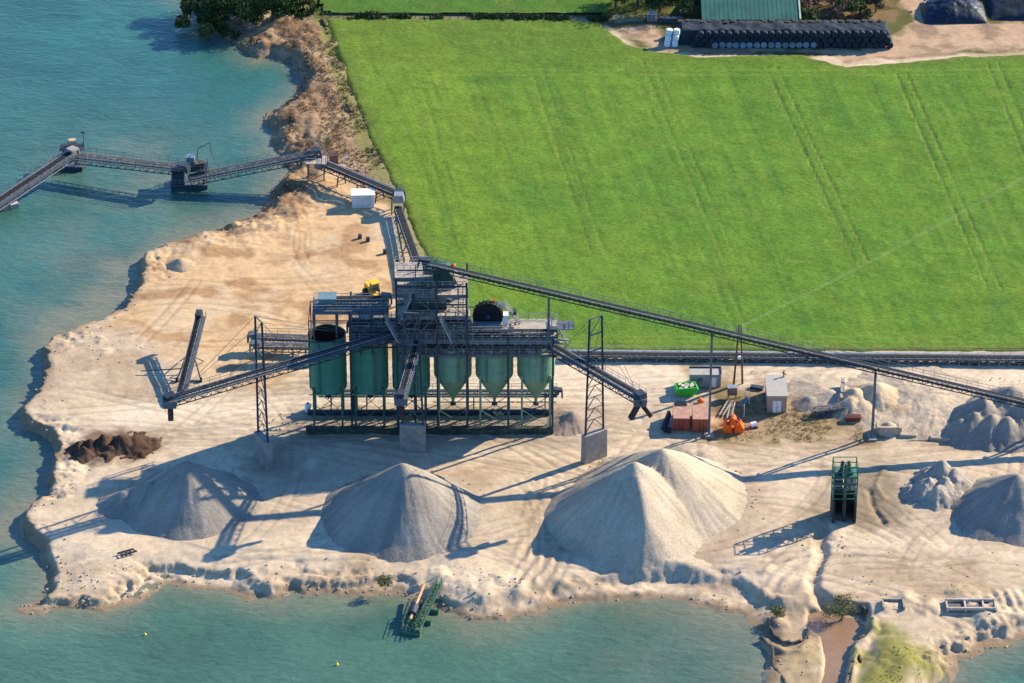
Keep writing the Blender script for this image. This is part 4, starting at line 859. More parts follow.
# screens and tanks on the decks (own machines)
def dome_tank(label, px0, px1, z, yc, dy, h, mt):
    x0, x1 = XF(px0), XF(px1); cx = (x0+x1)/2; t = thing('screen_housing', label, 'screen', (cx, yc, z)); mb = MB(); n = 14; vs = []
    for k, y_ in enumerate((yc-dy/2, yc+dy/2)):
        for i in range(n+1):
            th = math.pi*i/n; vs.append((cx-math.cos(th)*(x1-x0)/2*(abs(math.cos(th))**-.35 if abs(math.cos(th)) > .3 else 1)**.6, y_, z+.5+math.sin(th)**.8*(h-.5) if 0 < i < n else z+.3))
    fs = [(i, i+1, n+2+i, n+1+i) for i in range(n)]+[tuple(range(n+1))[::-1], tuple(range(n+1, 2*n+2)), (0, n+1, 2*n+1, n)]
    mb.add(vs, fs); mb.build('housing', mt, t)
    mb = MB()
    for s_ in (.2, .4, .6, .8): mb.bar((x0+(x1-x0)*s_, yc-dy/2-.06, z+.3), (x0+(x1-x0)*s_, yc-dy/2-.06, z+h*.75), .12)
    mb.bar((x0, yc-dy/2-.06, z+.45), (x1, yc-dy/2-.06, z+.45), .18); mb.build('rib', M_STEEL, t)
    mb = MB()
    for a_ in (x0+.3, x1-.3):
        for y_ in (yc-dy/2+.3, yc+dy/2-.3): mb.bar((a_, y_, z), (a_, y_, z+.5), .25)
    mb.build('foot', M_STEEL, t); mb = MB(); mb.cyl((x1-.1, yc, z+.9), (x1+.9, yc, z+.9), .35, n=12); mb.build('motor', M_STEEL, t, smooth=True)
    return t
yc0 = (yF+yB)/2
dome_tank('dark green domed screen housing on the upper deck of the processing frame', 419, 455, zA, yc0+.2, 3.4, 3.9, M_DGREEN)
dome_tank('wide dark green rounded tank on the middle deck below the upper screen', 404, 447, zC, yc0+.2, 4.2, 3.3, M_DGREEN)
dome_tank('low dark housing on the main deck behind the lattice tower', 405, 432, zL1, yc0, 4, 2.8, M_STEEL)
dome_tank('small dark screen housing on the main deck right of the tower stair', 443, 466, zL1, yc0, 4, 2.2, M_STEEL)
# orange motor by the long conveyor head
t = thing('drive_unit', 'small orange drive motor beside the top screen housing', 'motor', (XF(455), yc0, zA)); mb = MB(); mb.cyl((XF(451), yc0+1, zA+3.2), (XF(451)+.9, yc0+1, zA+3.2), .4, n=12); mb.build('motor', M_ORANGE, t, smooth=True)
mb = MB(); mb.box((XF(453), yc0+1, zA+1.4), (.9, .8, 2.8)); mb.build('stand', M_STEEL, t)
# sloping hopper side right of the dome
t = thing('feed_chute', 'pale sloping feed chute at the right of upper deck', 'chute', (XF(460), yc0, zA)); mb = MB(); mb.bar((XF(455), yc0+.6, zA+2.6), (XF(461), yc0-.4, zA+.4), 1.6, .3); mb.build('trough', M_DECK, t); mb = MB(); mb.bar((XF(461), yc0, zA), (XF(461), yc0, zA+.5), .3); mb.bar((XF(456), yc0+.4, zA), (XF(456), yc0+.4, zA+2), .3); mb.build('leg', M_STEEL, t)
# head frame where the long conveyor arrives
mb = MB(); h0 = cA
for a_, b_ in ((-1.5, -1.2), (1.5, -1.2), (-1.5, 1.2), (1.5, 1.2)): mb.bar((h0.x+a_, h0.y+b_, zA), (h0.x+a_, h0.y+b_, h0.z-1.2), .22)
mb.bar((h0.x-1.5, h0.y-1.2, zA+.3), (h0.x+1.5, h0.y-1.2, h0.z-1.4), .12); mb.build('head_frame', M_GREY, plant)
# sand wheel
wx, wy = XF(488), yc0+.6; t = thing('dewatering_wheel', 'big black paddle wheel with pale blue tub on the right half of the main deck', 'sand wheel', (wx, wy, zL1)); mb = MB(); rr = 2.55; zc = zL1+2.6
mb.cyl((wx, wy-.55, zc), (wx, wy+.55, zc), rr, n=40); mb.build('wheel_disc', simple('black wheel steel', (.012, .014, .018), .6), t)
mb = MB()
for i in range(20):
    th = 2*math.pi*i/20; c_, s_ = math.cos(th), math.sin(th); mb.bar((wx+c_*(rr-.1), wy-.8, zc+s_*(rr-.1)), (wx+c_*(rr-.1), wy+.8, zc+s_*(rr-.1)), .28, .42, Vector((c_, 0, s_)))
    mb.bar((wx+c_*.5, wy-.6, zc+s_*.5), (wx+c_*(rr-.1), wy-.6, zc+s_*(rr-.1)), .12)
mb.build('bucket_rim', M_TYRE, t); mb = MB(); mb.cyl((wx, wy-1, zc), (wx, wy+1, zc), .45, n=14); mb.build('hub', M_STEEL, t)
mb = MB(); mb.box((wx, wy-1.3, zL1+.85), (4.4, 1.0, 1.6), 0, 1.08); mb.box((wx, wy+1.3, zL1+.85), (4.4, 1.0, 1.6), 0, 1.08); mb.build('tub', M_BLUEW, t)
mb = MB(); mb.bar((wx+2.5, wy, zL1), (wx+3.2, wy, zL1+2.6), .3); mb.build('bearing_post', M_WHITE, t); mb = MB(); mb.bar((wx-2.6, wy, zL1), (wx-2.6, wy, zL1+2.6), .3); mb.build('bearing_post', M_WHITE, t); mb = MB(); mb.box((wx+3.1, wy, zL1+1.9), (.9, 1.6, 1.9)); mb.build('gear_housing', M_WHITE, t)
mb = MB(); mb.cyl((wx+.5, wy+.2, zc+2.6), (wx+1.2, wy+.2, zc+2.6), .3, n=10); mb.build('motor', M_ORANGE, t)
conveyor('belt_conveyor', 'flat dark distribution belt along front of the main deck below the paddle wheel', Vector((XF(474), yF+1.0, zL1+.9)), Vector((XF(552), yF+1.0, zL1+.9)), 1.2, .7, M_STEEL, M_BELT, (), 1.5)
conveyor('belt_conveyor', 'flat dark distribution belt over the second and third silos', Vector((XF(400), yF+2.2, zL1+1.2)), Vector((XF(352), yF+2.2, zL1+1.2)), 1.2, .7, M_STEEL, M_BELT, (1,), 1.5)
conveyor('belt_conveyor', 'short dark cross belt under the wide rounded tank on the middle deck', Vector((XF(402), yF+1.0, ZF(329)+.5)), Vector((XF(466), yF+1.0, ZF(329)+.7)), 1.0, .6, M_STEEL, M_BELT, (), 1.5)
# belt on platform 2 and hopper
conveyor('belt_conveyor', 'short belt conveyor on the upper left platform of the plant', Vector((XF(330), yc0+1.2, zP2+1)), Vector((XF(386), yc0+1.2, zP2+1.2)), 1.3, .7, M_GREY, M_BELT, (), 1.3)
t = thing('feed_hopper', 'pale feed hopper at the left end of the upper left platform', 'hopper', (XF(327), yc0+1.2, zP2)); mb = MB(); mb.box((XF(327), yc0+1.2, zP2+1.2), (2.4, 2, 1.2), 0, 1.35); mb.build('bin', M_BLUEW, t); mb = MB()
for a_ in (-1, 1):
    for b_ in (-.8, .8): mb.bar((XF(327)+a_, yc0+1.2+b_, zP2), (XF(327)+a_, yc0+1.2+b_, zP2+.8), .16)
mb.build('leg', M_STEEL, t)
t = thing('separator', 'small bluish separator box on the left lower platform behind second silo', 'separator', (XF(366), yc0, zP3)); mb = MB(); mb.cyl((XF(360), yc0, zP3+.9), (XF(372), yc0, zP3+.9), .8, n=16); mb.build('drum', M_BLUEW, t, smooth=True); mb = MB(); mb.box((XF(366), yc0, zP3+.2), (2.4, 1.2, .4)); mb.build('saddle', M_STEEL, t)

# stored things under the silos
mb = MB(); rp = random.Random(8)
g = G(493, 414)
t = thing('sack_pile', 'pile of tan sacks under the second silo from right', 'sacks', g)
for k in range(16):
    mb = MB(); x_, y_, z_ = g.x+rp.uniform(-1.6, 1.6), g.y+rp.uniform(-.8, .8), .25+(k//8)*.4; r_ = rp.uniform(.3, .42)
    mb.lathe((x_, y_, z_), [(.02, -.22), (r_, -.15), (r_*1.1, 0), (r_*.8, .2), (.02, .26)], 8); mb.build('sack', M_HTAN, t, smooth=True)
g = G(536, 413); t = thing('pipe_bundle', 'loose bundle of blue grey pipes under the silo at the right end', 'pipes', g)
for k in range(12):
    a_ = rp.uniform(-.5, .5); mb = MB(); c0 = Vector((g.x+rp.uniform(-1, 1), g.y+rp.uniform(-.7, .7), .2+.15*(k//3))); d_ = Vector((math.cos(a_), math.sin(a_), 0))*1.7; mb.cyl(c0-d_, c0+d_, .12, n=8); mb.build('pipe', M_BLUEW, t)

# ------------------------------------------------------------------ yard objects
def corr_box(mb, c, sx_, sy_, sz_, rz, per=.3, dp=.05):
    """corrugated container walls"""
    m3 = Matrix.Rotation(rz, 3, 'Z'); c = Vector(c)
    ring = []
    def side(a, b_, nrm):
        L = (b_-a).length; n = int(L/per); n += n % 2
        for i in range(n): ring.append(a.lerp(b_, i/n)+nrm*(dp if (i//1) % 2 else 0))
    P_ = [Vector((-sx_/2, -sy_/2, 0)), Vector((sx_/2, -sy_/2, 0)), Vector((sx_/2, sy_/2, 0)), Vector((-sx_/2, sy_/2, 0))]
    for i, nr in enumerate((Vector((0, 1, 0)), Vector((-1, 0, 0)), Vector((0, -1, 0)), Vector((1, 0, 0)))): side(P_[i], P_[(i+1) % 4], nr)
    n = len(ring); vs = [c+m3@(p+Vector((0, 0, -sz_/2))) for p in ring]+[c+m3@(p+Vector((0, 0, sz_/2))) for p in ring]
    mb.add(vs, [(i, (i+1) % n, n+(i+1) % n, n+i) for i in range(n)])
def container(label, px, py, sx_, sy_, sz_, rz, mw, mr, clutter):
    g = G(px, py); t = thing('storage_container', label, 'container', (g.x, g.y, 0), 'red storage containers'); mb = MB(); corr_box(mb, (g.x, g.y, sz_/2), sx_-.1, sy_-.1, sz_-.2, rz); mb.build('wall', mw, t)
    mb = MB(); mb.box((g.x, g.y, sz_-.06), (sx_, sy_, .12), rz); mb.build('roof', mr, t)
    mb = MB(); m3 = Matrix.Rotation(rz, 3, 'Z')
    for a_ in (-1, 1):
        for b_ in (-1, 1): q = m3@Vector((a_*(sx_/2-.06), b_*(sy_/2-.06), 0)); mb.bar((g.x+q.x, g.y+q.y, 0), (g.x+q.x, g.y+q.y, sz_-.12), .14)
    for z_ in (.08,):
        for b_ in (-1, 1): a0 = m3@Vector((-sx_/2+.14, b_*(sy_/2-.06), z_)); a1 = m3@Vector((sx_/2-.14, b_*(sy_/2-.06), z_)); mb.bar(g+a0, g+a1, .12)
    mb.build('corner_frame', M_RED, t)
    mb = MB()
    for a_ in (-.35, .35): q = m3@Vector((a_, -sy_/2-.03, 0)); mb.bar((g.x+q.x, g.y+q.y, .2), (g.x+q.x, g.y+q.y, sz_-.3), .06)
    mb.build('locking_bar', M_RUST, t); return t
container('red storage container with grille and debris on its dusty roof, left one of pair', 681, 423, 2.9, 5.4, 2.6, -.03, M_RED, M_REDTOP, 0)
container('red storage container with smooth dusty roof, right one of the pair', 701, 423.5, 3.2, 5.6, 2.6, -.03, simple('orange red container paint', (.38, .10, .045), .6, 0, .15), M_REDTOP, 1)
g = G(681, 421); t = thing('scrap_grating', 'dark scrap grating lying on left red container', 'grating', (g.x, g.y, 2.6)); mb = MB()
for k in range(7): mb.bar((g.x-1, g.y+.9+k*.22, 2.72), (g.x+1, g.y+1+k*.22, 2.76), .1)
mb.bar((g.x-1, g.y+.9, 2.66), (g.x-1, g.y+2.3, 2.66), .1); mb.bar((g.x+1, g.y+.9, 2.66), (g.x+1, g.y+2.3, 2.66), .1); mb.build('grille', M_STEEL, t)
g = G(700, 419); t = thing('machine_part', 'small orange machine part lying on the roof of right red container', 'machine part', (g.x, g.y, 2.6)); mb = MB(); mb.box((g.x+.1, g.y+1.6, 2.75), (1.2, .6, .3)); mb.cyl((g.x+.1, g.y+1.3, 3.05), (g.x+.1, g.y+1.9, 3.05), .32, n=12); mb.build('casting', M_ORANGE, t)
g = G(667, 426); t = thing('scrap_stack', 'dark stack of steel frames and tyres at left side of the red containers', 'scrap', g); mb = MB(); mb.bar((g.x-.9, g.y-1.6, .3), (g.x+.4, g.y+1.4, 2.2), .5); mb.bar((g.x-.4, g.y-1.8, .2), (g.x+.6, g.y+1.6, 1.6), .4); mb.bar((g.x-1, g.y-1.5, .3), (g.x+.6, g.y-1.5, .4), .3); mb.build('frame', M_STEEL, t)
for k in range(3): mb = MB(); mb.cyl((g.x-.6+k*.5, g.y-2-.1*k, .5), (g.x-.3+k*.5, g.y-2-.1*k, .5), .55, n=14); mb.build('tyre', M_TYRE, t)
# skip
g = G(686, 394); t = thing('waste_skip', 'bright green tapered skip with loose waste left of the grey cabin', 'skip', g); rz = .15; m3 = Matrix.Rotation(rz, 3, 'Z'); mb = MB()
prof = [(-1.1, 0), (1.1, 0), (2.15, 1.3), (1.75, 1.75), (-1.75, 1.75), (-2.15, 1.3)]; vs = []
for y_ in (-1.05, 1.05):
    for a_, z_ in prof: vs.append(g+m3@Vector((a_, y_*(1 if z_ > 0 else .9), z_)))
mb.add(vs, [(5, 4, 3, 2, 1, 0), (6, 7, 8, 9, 10, 11), (0, 1, 7, 6), (1, 2, 8, 7), (2, 3, 9, 8), (4, 5, 11, 10), (5, 0, 6, 11)]); mb.build('tub', M_SKIP, t)
mb = MB(); 
for a_, b_ in (((-1.8, -1.07), (1.8, -1.07)), ((-1.8, 1.07), (1.8, 1.07)), ((-1.8, -1.07), (-1.8, 1.07)), ((1.8, -1.07), (1.8, 1.07))): mb.bar(g+m3@Vector((*a_, 1.78)), g+m3@Vector((*b_, 1.78)), .14)
for a_ in (-1, -.3, .4, 1.1): mb.bar(g+m3@Vector((a_, -1.12, .1)), g+m3@Vector((a_*1.15, -1.12, 1.7)), .12)
mb.build('rim', M_SKIP, t); mb = MB()
for k in range(14): mb.box(g+m3@Vector((rp.uniform(-1.3, 1.3), rp.uniform(-.7, .7), 1.65+rp.uniform(-.1, .15))), (rp.uniform(.4, 1), rp.uniform(.3, .6), .25), rp.uniform(0, 3))
mb.build('waste', simple('mixed waste', (.45, .40, .33), .8, 0, .5, 2), t)
# cabin
g = G(705, 384); t = thing('site_cabin', 'low grey-green site cabin with flat roof and pale door behind the green skip', 'cabin', g); mb = MB(); corr_box(mb, (g.x, g.y, 1.3), 5.6, 2.4, 2.6, 0, .35, .04); mb.build('wall', M_CABIN, t)
mb = MB(); mb.box((g.x, g.y, 2.66), (5.8, 2.6, .12)); mb.build('roof', M_ROOFB, t); mb = MB(); mb.box((g.x+1.5, g.y-1.24, 1.05), (.9, .08, 2)); mb.build('door', M_WHITE, t)
mb = MB(); mb.box((g.x-1, g.y-1.22, 1.6), (1, .06, .7)); mb.build('window', M_GLASS, t); mb = MB(); mb.box((g.x, g.y+1.22, 2.85), (5.8, .12, .28)); mb.box((g.x+2.86, g.y, 2.85), (.1, 2.3, .28)); mb.build('parapet', M_STEEL, t)
# switch house
g = G(776, 405); t = thing('switch_house', 'small tan switch house with grey flat roof and pale double door', 'building', g); W_, Dp, Hh = 3.4, 7.2, 3.4
mb = MB(); mb.box((g.x, g.y+.9, Hh/2-.1), (W_, Dp, Hh), -.01); mb.build('wall', M_BRICKT, t); mb = MB(); mb.box((g.x, g.y+.9, Hh+.05), (W_+.35, Dp+.35, .3), -.01); r_ = mb.build('roof', M_ROOFB, t)
mb = MB(); mb.box((g.x-.05, g.y+.9-Dp/2-.05, 1.25), (1.5, .12, 2.5)); d_ = mb.build('door', M_WHITE, t); mb = MB(); mb.box((g.x-.05, g.y+.9-Dp/2-.13, 1.25), (.05, .04, 2.4)); mb.box((g.x+.15, g.y+.9-Dp/2-.14, 1.2), (.08, .06, .25)); mb.build('handle', M_STEEL, d_)
mb = MB(); mb.bar((g.x+W_/2-.2, g.y+4, Hh+.1), (g.x+W_/2-.2, g.y+4, Hh+1.5), .2); mb.bar((g.x+W_/2-.6, g.y+4, Hh+1), (g.x+W_/2+.3, g.y+4, Hh+.6), .15); mb.build('roof_bracket', M_STEEL, t)
# double timber mast
g = G(738, 385); t = thing('timber_mast', 'double brown timber mast with steel crossarm beside the grey cabin', 'mast', g)
for a_ in (-.75, .75):
    mb = MB(); mb.cyl((g.x+a_*1.1, g.y+a_*.4, -.2), (g.x+a_*.25, g.y, 12.6), .2, .15, 10); mb.build('pole', M_WOOD, t, smooth=True)
mb = MB(); mb.bar((g.x-1, g.y, 11.6), (g.x+1, g.y, 11.6), .16); mb.bar((g.x-.6, g.y-.1, 5.8), (g.x+.6, g.y-.1, 5.8), .2); mb.build('crossarm', M_GALV, t)
mb = MB(); mb.box((g.x, g.y-.4, 6), (.6, .4, .6)); mb.build('switch_box', M_WHITE, t); mast = g
# orange grab bucket
g = G(733, 431); t = thing('clamshell_grab', 'bright orange clamshell grab standing open on the sand', 'grab bucket', g)
for sd in (-1, 1):
    mb = MB(); vs = []; pr = [(0.1, .1), (.9, 0), (1.75, .2), (1.9, .9), (1.3, 1.9), (.5, 1.6)]
    for y_ in (-1.0, 1.0):
        for a_, z_ in pr: vs.append((g.x+sd*a_, g.y+y_, z_))
    n = len(pr); fs = [tuple(range(n)), tuple(range(n, 2*n))[::-1]]+[(i, (i+1) % n, n+(i+1) % n, n+i) for i in range(n)]
    mb.add(vs, fs); s_ = mb.build('shell', M_ORANGE, t)
mb = MB(); mb.box((g.x, g.y, 2.1), (1.5, 1.2, 1.1), 0, .8); mb.cyl((g.x, g.y-.8, 2.5), (g.x, g.y+.8, 2.5), .5, n=14); mb.build('head_block', M_ORANGE, t)
for a_ in (-1.4, 1.4):
    for b_ in (-.7, .7): mb = MB(); mb.bar((g.x+a_, g.y+b_, 1.6), (g.x+a_*.3, g.y+b_, 2.6), .2); mb.build('linkage', M_RUST, t)
g = G(754, 428); t = thing('motor_box', 'small white and black motor lying right of the orange grab', 'motor', g); mb = MB(); mb.cyl((g.x-.6, g.y, .6), (g.x+.4, g.y+.3, .7), .5, n=12); mb.build('casing', M_WHITE, t); mb = MB(); mb.box((g.x, g.y, .2), (1.2, 1, .35), .3); mb.build('skid', M_STEEL, t)
g = G(732, 398); t = thing('crusher_box', 'small brown box on posts above the timber ladder frames', 'box', g); mb = MB(); mb.box((g.x, g.y, 1.6), (1.7, 1.2, 1.5)); mb.build('body', simple('brown box steel', (.2, .14, .1), .8), t); mb = MB(); mb.box((g.x, g.y, 2.4), (1.8, 1.3, .1)); mb.build('lid', M_GALV, t); mb = MB()
for a_ in (-.7, .7): mb.bar((g.x+a_, g.y, 0), (g.x+a_, g.y, .9), .15)
mb.build('leg', M_STEEL, t)
for (pa, pb, lb) in [((721,417),(730,402),'tan timber beam lying left of the ladder frames'),((729,420),(733,404),'pale ladder frame lying in front of the small brown box'),((740,408),(748,399),'rusty rail lying on scrub beside the switch house')]:
    a, b_ = G(*pa), G(*pb); t = thing('ladder_frame', lb, 'frame', a); mb = MB(); d_ = (b_-a).normalized(); s_ = Vector((d_.y, -d_.x, 0))*.35; z_ = Vector((0, 0, .35)); mb.bar(a+s_+z_, b_+s_+z_, .18); mb.bar(a-s_+z_, b_-s_+z_, .18); mb.build('stringer', M_DECK, t); mb = MB()
    for k in range(9): p = a.lerp(b_, (k+.5)/9)+z_; mb.bar(p+s_, p-s_, .1)
    mb.build('rung', M_GALV, t)
for k, (px, py, lb) in enumerate([(745,399,'thin pale marker post nearest the small brown box'),(749,404,'thin pale marker post in scrub left of the switch house'),(744,417,'thin pale marker post behind the orange grab')]):
    g = G(px, py); t = thing('marker_post', lb, 'post', g); mb = MB(); mb.bar(g, g+Vector((0, 0, 2.6)), .12); mb.build('post', M_WHITE, t); mb = MB(); mb.box(g+Vector((0, 0, .05)), (.5, .5, .2)); mb.build('foot', M_CONC, t)
g = G(757, 389); t = thing('steel_plate', 'dark steel trough lying in the grass left of the switch house', 'trough', g); mb = MB(); mb.box((g.x, g.y, .3), (2.2, .9, .5), -.3, 1.1); mb.build('trough', M_STEEL, t)
# truss beams on ground + panel wall
a, b_ = G(814, 416)+Vector((0, 0, 1.2)), G(846, 412)+Vector((0, 0, 1.2))
conveyor('conveyor_section', 'spare conveyor truss section lying beside the small grit cone', a, b_, 1.6, 1.0, M_GREY, M_BELTS, (), 1.2, False)
for k, (px, py) in enumerate([(841,406),(841.5,401),(842,396),(842.5,391)]):
    g = G(px, py); mb = MB(); mb.box((0, 0, 1.1), (.5, 1.5, 2.2+.3*(k % 2))); o = mb.build('concrete_block', M_CONC); o.location = g; tag(o, ['pale upright retaining block nearest the camera beside tan mounds','second pale upright retaining block from the front beside tan mounds','third pale upright retaining block from the front beside tan mounds','rear-most pale upright retaining block beside tan mounds'][k], 'block', 'upright blocks beside the tan mounds')
g = G(853, 421); t = thing('steel_tray', 'small dull red steel tray in the shade of tan mound', 'tray', g); mb = MB(); mb.box((g.x, g.y, .6), (2.4, 1.2, .9), 0, 1.15); mb.build('tub', simple('dull red steel', (.16, .04, .03), .8), t); mb = MB(); mb.box((g.x, g.y, 1.07), (2.2, 1, .05)); mb.build('lid', M_RUST, t)
g = G(889, 436); t = thing('bunker_block', 'sand-filled concrete bunker beside the pillar foot', 'bunker', g); mb = MB(); mb.box((g.x, g.y, .9), (3.6, .5, 2)); mb.box((g.x-1.9, g.y+1.3, .8), (.5, 2.4, 1.8)); mb.box((g.x+2, g.y+1.2, .8), (.5, 2.2, 1.6)); mb.build('wall', simple('sandy concrete', (.38, .31, .23), .9), t); mb = MB(); mb.lathe((g.x, g.y+1.2, 0), [(2.0, .2), (1.4, 1.3), (.5, 2.0), (.01, 2.1)], 14); mb.build('sand_fill', M_HSAND, t, smooth=True)
for k, (px, py, s_, lb) in enumerate([(908,437,(3.6,1.2,.9),'long low grey slab lying right of the pillar bunker'),(940,440,(4.2,1.2,.8),'flat sandy slab left of the pair near broad gravel heap'),(962,441,(4.4,1.3,.9),'flat sandy slab right of the pair near broad gravel heap')]):
    g = G(px, py); mb = MB(); mb.box((0, 0, .25), s_, -.08, .8); mb.box((s_[0]*.2, .2, .5), (s_[0]*.4, s_[1]*.8, .5), .1, .7); o = mb.build('concrete_slab', M_HSAND); o.location = g; tag(o, lb, 'slab')
# sheds at the top of the pit
g = G(363, 205); t = thing('tool_shed', 'white corrugated tool shed beside land conveyor near the field corner', 'shed', g); mb = MB(); corr_box(mb, (g.x, g.y, 1.4), 4.4, 2.6, 2.8, .05, .25, .05); mb.build('wall', simple('white corrugated wall', (.55, .55, .53), .6), t); mb = MB(); mb.box((g.x, g.y, 2.87), (4.7, 2.9, .14), .05); mb.build('roof', M_WHITE, t)
g = G(334, 163); t = thing('rusty_tank', 'small rusty brown box behind the shore transfer station', 'box', g); mb = MB(); mb.box((g.x, g.y, .9), (1.8, 1.4, 1.8)); mb.build('body', simple('rust brown', (.2, .07, .04), .85), t); mb = MB(); mb.box((g.x, g.y, 1.85), (1.9, 1.5, .1)); mb.build('lid', M_RUST, t)
for k, (px, py, lb) in enumerate([(385,254,'dark drum standing alone on tan sand behind the plant'),(368,242,'small dark drum behind the plant, right of pair'),(360,239,'small dark drum behind the plant, left of pair')]):
    g = G(px, py); mb = MB(); mb.lathe((0, 0, 0), [(.01, 0), (.4, 0), (.4, .45), (.44, .48), (.4, .51), (.4, 1), (.01, 1)], 12); o = mb.build('oil_drum', M_STEEL); o.location = g; tag(o, lb, 'drum')
g = G(308, 411); t = thing('water_tank', 'small white tank at the left foot of first silo', 'tank', g); mb = MB(); mb.lathe(g, [(.01, 0), (.6, 0), (.6, 1.3), (.4, 1.5), (.01, 1.55)], 14); mb.build('tank', M_WHITE, t); mb = MB(); mb.lathe(g, [(.2, 1.5), (.2, 1.7), (.01, 1.7)], 10); mb.build('cap', M_STEEL, t)

# wheel loader
g = G(375, 299); t = thing('wheel_loader', 'yellow wheel loader parked on tan sand behind the plant', 'wheel loader', g); f_ = Vector((.45, -.9, 0)).normalized(); s_ = Vector((f_.y, -f_.x, 0)); rz = math.atan2(f_.y, f_.x)
def L(a, b_, z_): return g+f_*a+s_*b_+Vector((0, 0, z_))
mb = MB(); mb.box(L(-1.9, 0, 1.7), (2.6, 1.7, 1.3), rz, .9); mb.box(L(.5, 0, 1.2), (3.4, 1.1, .7), rz); mb.build('body', M_YELL, t)
mb = MB(); mb.box(L(-.2, 0, 2.7), (1.5, 1.5, 1.6), rz, .85); cb = mb.build('cab', M_GLASS, t); mb = MB(); mb.box(L(-.2, 0, 3.56), (1.7, 1.7, .18), rz); q_ = mb.build('cab_roof', M_YELL, cb)
for a_ in (-1.7, 1.5):
    for b_ in (-1.15, 1.15):
        mb = MB(); mb.cyl(L(a_, b_-.32, .85), L(a_, b_+.32, .85), .85, n=18); mb.build('wheel', M_TYRE, t)
mb = MB(); mb.bar(L(1, -.7, 1.8), L(3.1, -.7, .7), .25, .35); mb.bar(L(1, .7, 1.8), L(3.1, .7, .7), .25, .35); mb.build('lift_arm', M_YELL, t)
mb = MB(); vs = []
for b_ in (-1.5, 1.5):
    for a_, z_ in ((3.1, .1), (4.3, .12), (3.3, .35), (3.05, .9), (3.5, 1.4), (2.9, 1.1)): vs.append(L(a_, b_, z_))
mb.add(vs, [(0, 1, 7, 6), (1, 2, 8, 7), (2, 3, 9, 8), (3, 4, 10, 9), (4, 5, 11, 10), (5, 0, 6, 11), (0, 5, 3, 2, 1), (6, 7, 8, 9, 11), (5, 4, 3), (11, 9, 10)]); mb.build('bucket', M_STEEL, t)

# green loading frame
gF, gBk = 520, 500
def Q(px, py, gy=521): return P(px, py, gy)
a, b_ = Q(833, 500), Q(856.5, 500); yq = a.y; x0, x1 = a.x, b_.x; zt_ = Q(845, 467).z; zm = Q(845, 499).z
t = thing('loading_frame', 'green open steel loading frame with pumps on top and dark bay below', 'loading frame', ((x0+x1)/2, yq, 0)); M_LF = simple('green frame paint', (.03, .15, .09), .5, 0, .3)
mb = MB(); dq = 3.2
for x_ in (x0, x1):
    for y_ in (yq, yq+dq): mb.bar((x_, y_, 0), (x_, y_, zt_), .2)
nz = 6
for k in range(nz+1):
    z_ = zm+(zt_-zm)*k/nz
    for y_ in (yq, yq+dq): mb.bar((x0, y_, z_), (x1, y_, z_), .12)
    for x_ in (x0, x1): mb.bar((x_, yq, z_), (x_, yq+dq, z_), .1)
mb.build('cage', M_LF, t)
mb = MB(); xm = (x0+x1)/2; mb.bar((xm, yq+.4, zm-3.5), (xm, yq+.4, zt_+.3), .55); mb.build('centre_column', M_PGREEN, t)
mb = MB()
for k in (1, 2, 3):
    z_ = zm+(zt_-zm)*k/5; mb.box(((x0+xm)/2-.1, yq+dq/2, z_), ((xm-x0)*.8, dq*.7, .25)); mb.box(((x1+xm)/2+.1, yq+dq/2, z_), ((xm-x0)*.8, dq*.7, .25))
mb.build('trough', M_STEEL, t)
mb = MB(); mb.ext(x0+.12, xm-.35, yq+.12, yq+dq-.12, zt_-2.1, zt_-2.0); mb.ext(xm+.35, x1-.12, yq+.12, yq+dq-.12, zt_-2.1, zt_-2.0); mb.build('grating', simple('green grating', (.05, .14, .12), .6), t)
for s_ in (-1, 1): mb = MB(); mb.cyl((xm+s_*.8, yq+1, zt_-1.6), (xm+s_*.5, yq+1.4, zt_+.3), .3, n=12); mb.box((xm+s_*.9, yq+1, zt_-1.7), (.8, .8, .5)); mb.build('pump', M_PGREEN if s_ > 0 else M_STEEL, t)
mb = MB(); mb.ext(x0, x0+.35, yq-.6, yq+dq, -.5, zm-.1); mb.ext(x1-.35, x1, yq-.6, yq+dq, -.5, zm-.1); mb.ext(x0+.36, x1-.36, yq+dq-.3, yq+dq, -.5, zm-.1); mb.ext(xm-.15, xm+.15, yq-.2, yq+dq-.31, -.5, zm-.1); mb.build('bay_wall', simple('dark wet steel', (.03, .028, .03), .7), t)

# green dredging pontoon at the bank
c0 = GW(412, 634); c1 = WP(428, 592, 0.2); d_ = (Vector((c1.x, c1.y, 0))-Vector((c0.x, c0.y, 0))).normalized(); s_ = Vector((d_.y, -d_.x, 0)); base = Vector((c0.x, c0.y, WZ))
t = thing('floating_intake', 'green floating intake gangway on cylindrical floats moored at the near bank', 'floating jetty', base)
def J(a, b_, z_): return base+d_*a+s_*b_+Vector((0, 0, z_))
for k, (aa, b0, b1) in enumerate([(0, -2.0, 1.5), (3.6, .2, 2.3), (7, .6, 2.6), (10, .7, 2.9)]):
    mb = MB(); mb.cyl(J(aa, b0, .15), J(aa, b1, .15), .55, n=16); mb.build('float', M_PGREEN, t, smooth=False)
mb = MB()
for b_ in (.5, 1.35):
    mb.bar(J(-.4, b_, .9), J(13.2, b_, 1.9), .2, .3); mb.rail([J(0, b_, 1.1), J(13, b_, 2.0)], 1.0, 1.5, .09)
for k in range(14): mb.bar(J(k*.95, .5, .9+k*.075), J(k*.95, 1.35, .9+k*.075), .16)
mb.build('gangway', M_PGREEN, t)
mb = MB(); mb.bar(J(0, -1.7, .9), J(6, -1.9, 1.2), .2); mb.bar(J(6, -1.9, 1.2), J(6, .5, 1.2), .2)
for k in range(5): mb.bar(J(1.3*k+.3, -1.8, 1), J(1.3*k+.3, .4, 1), .14)
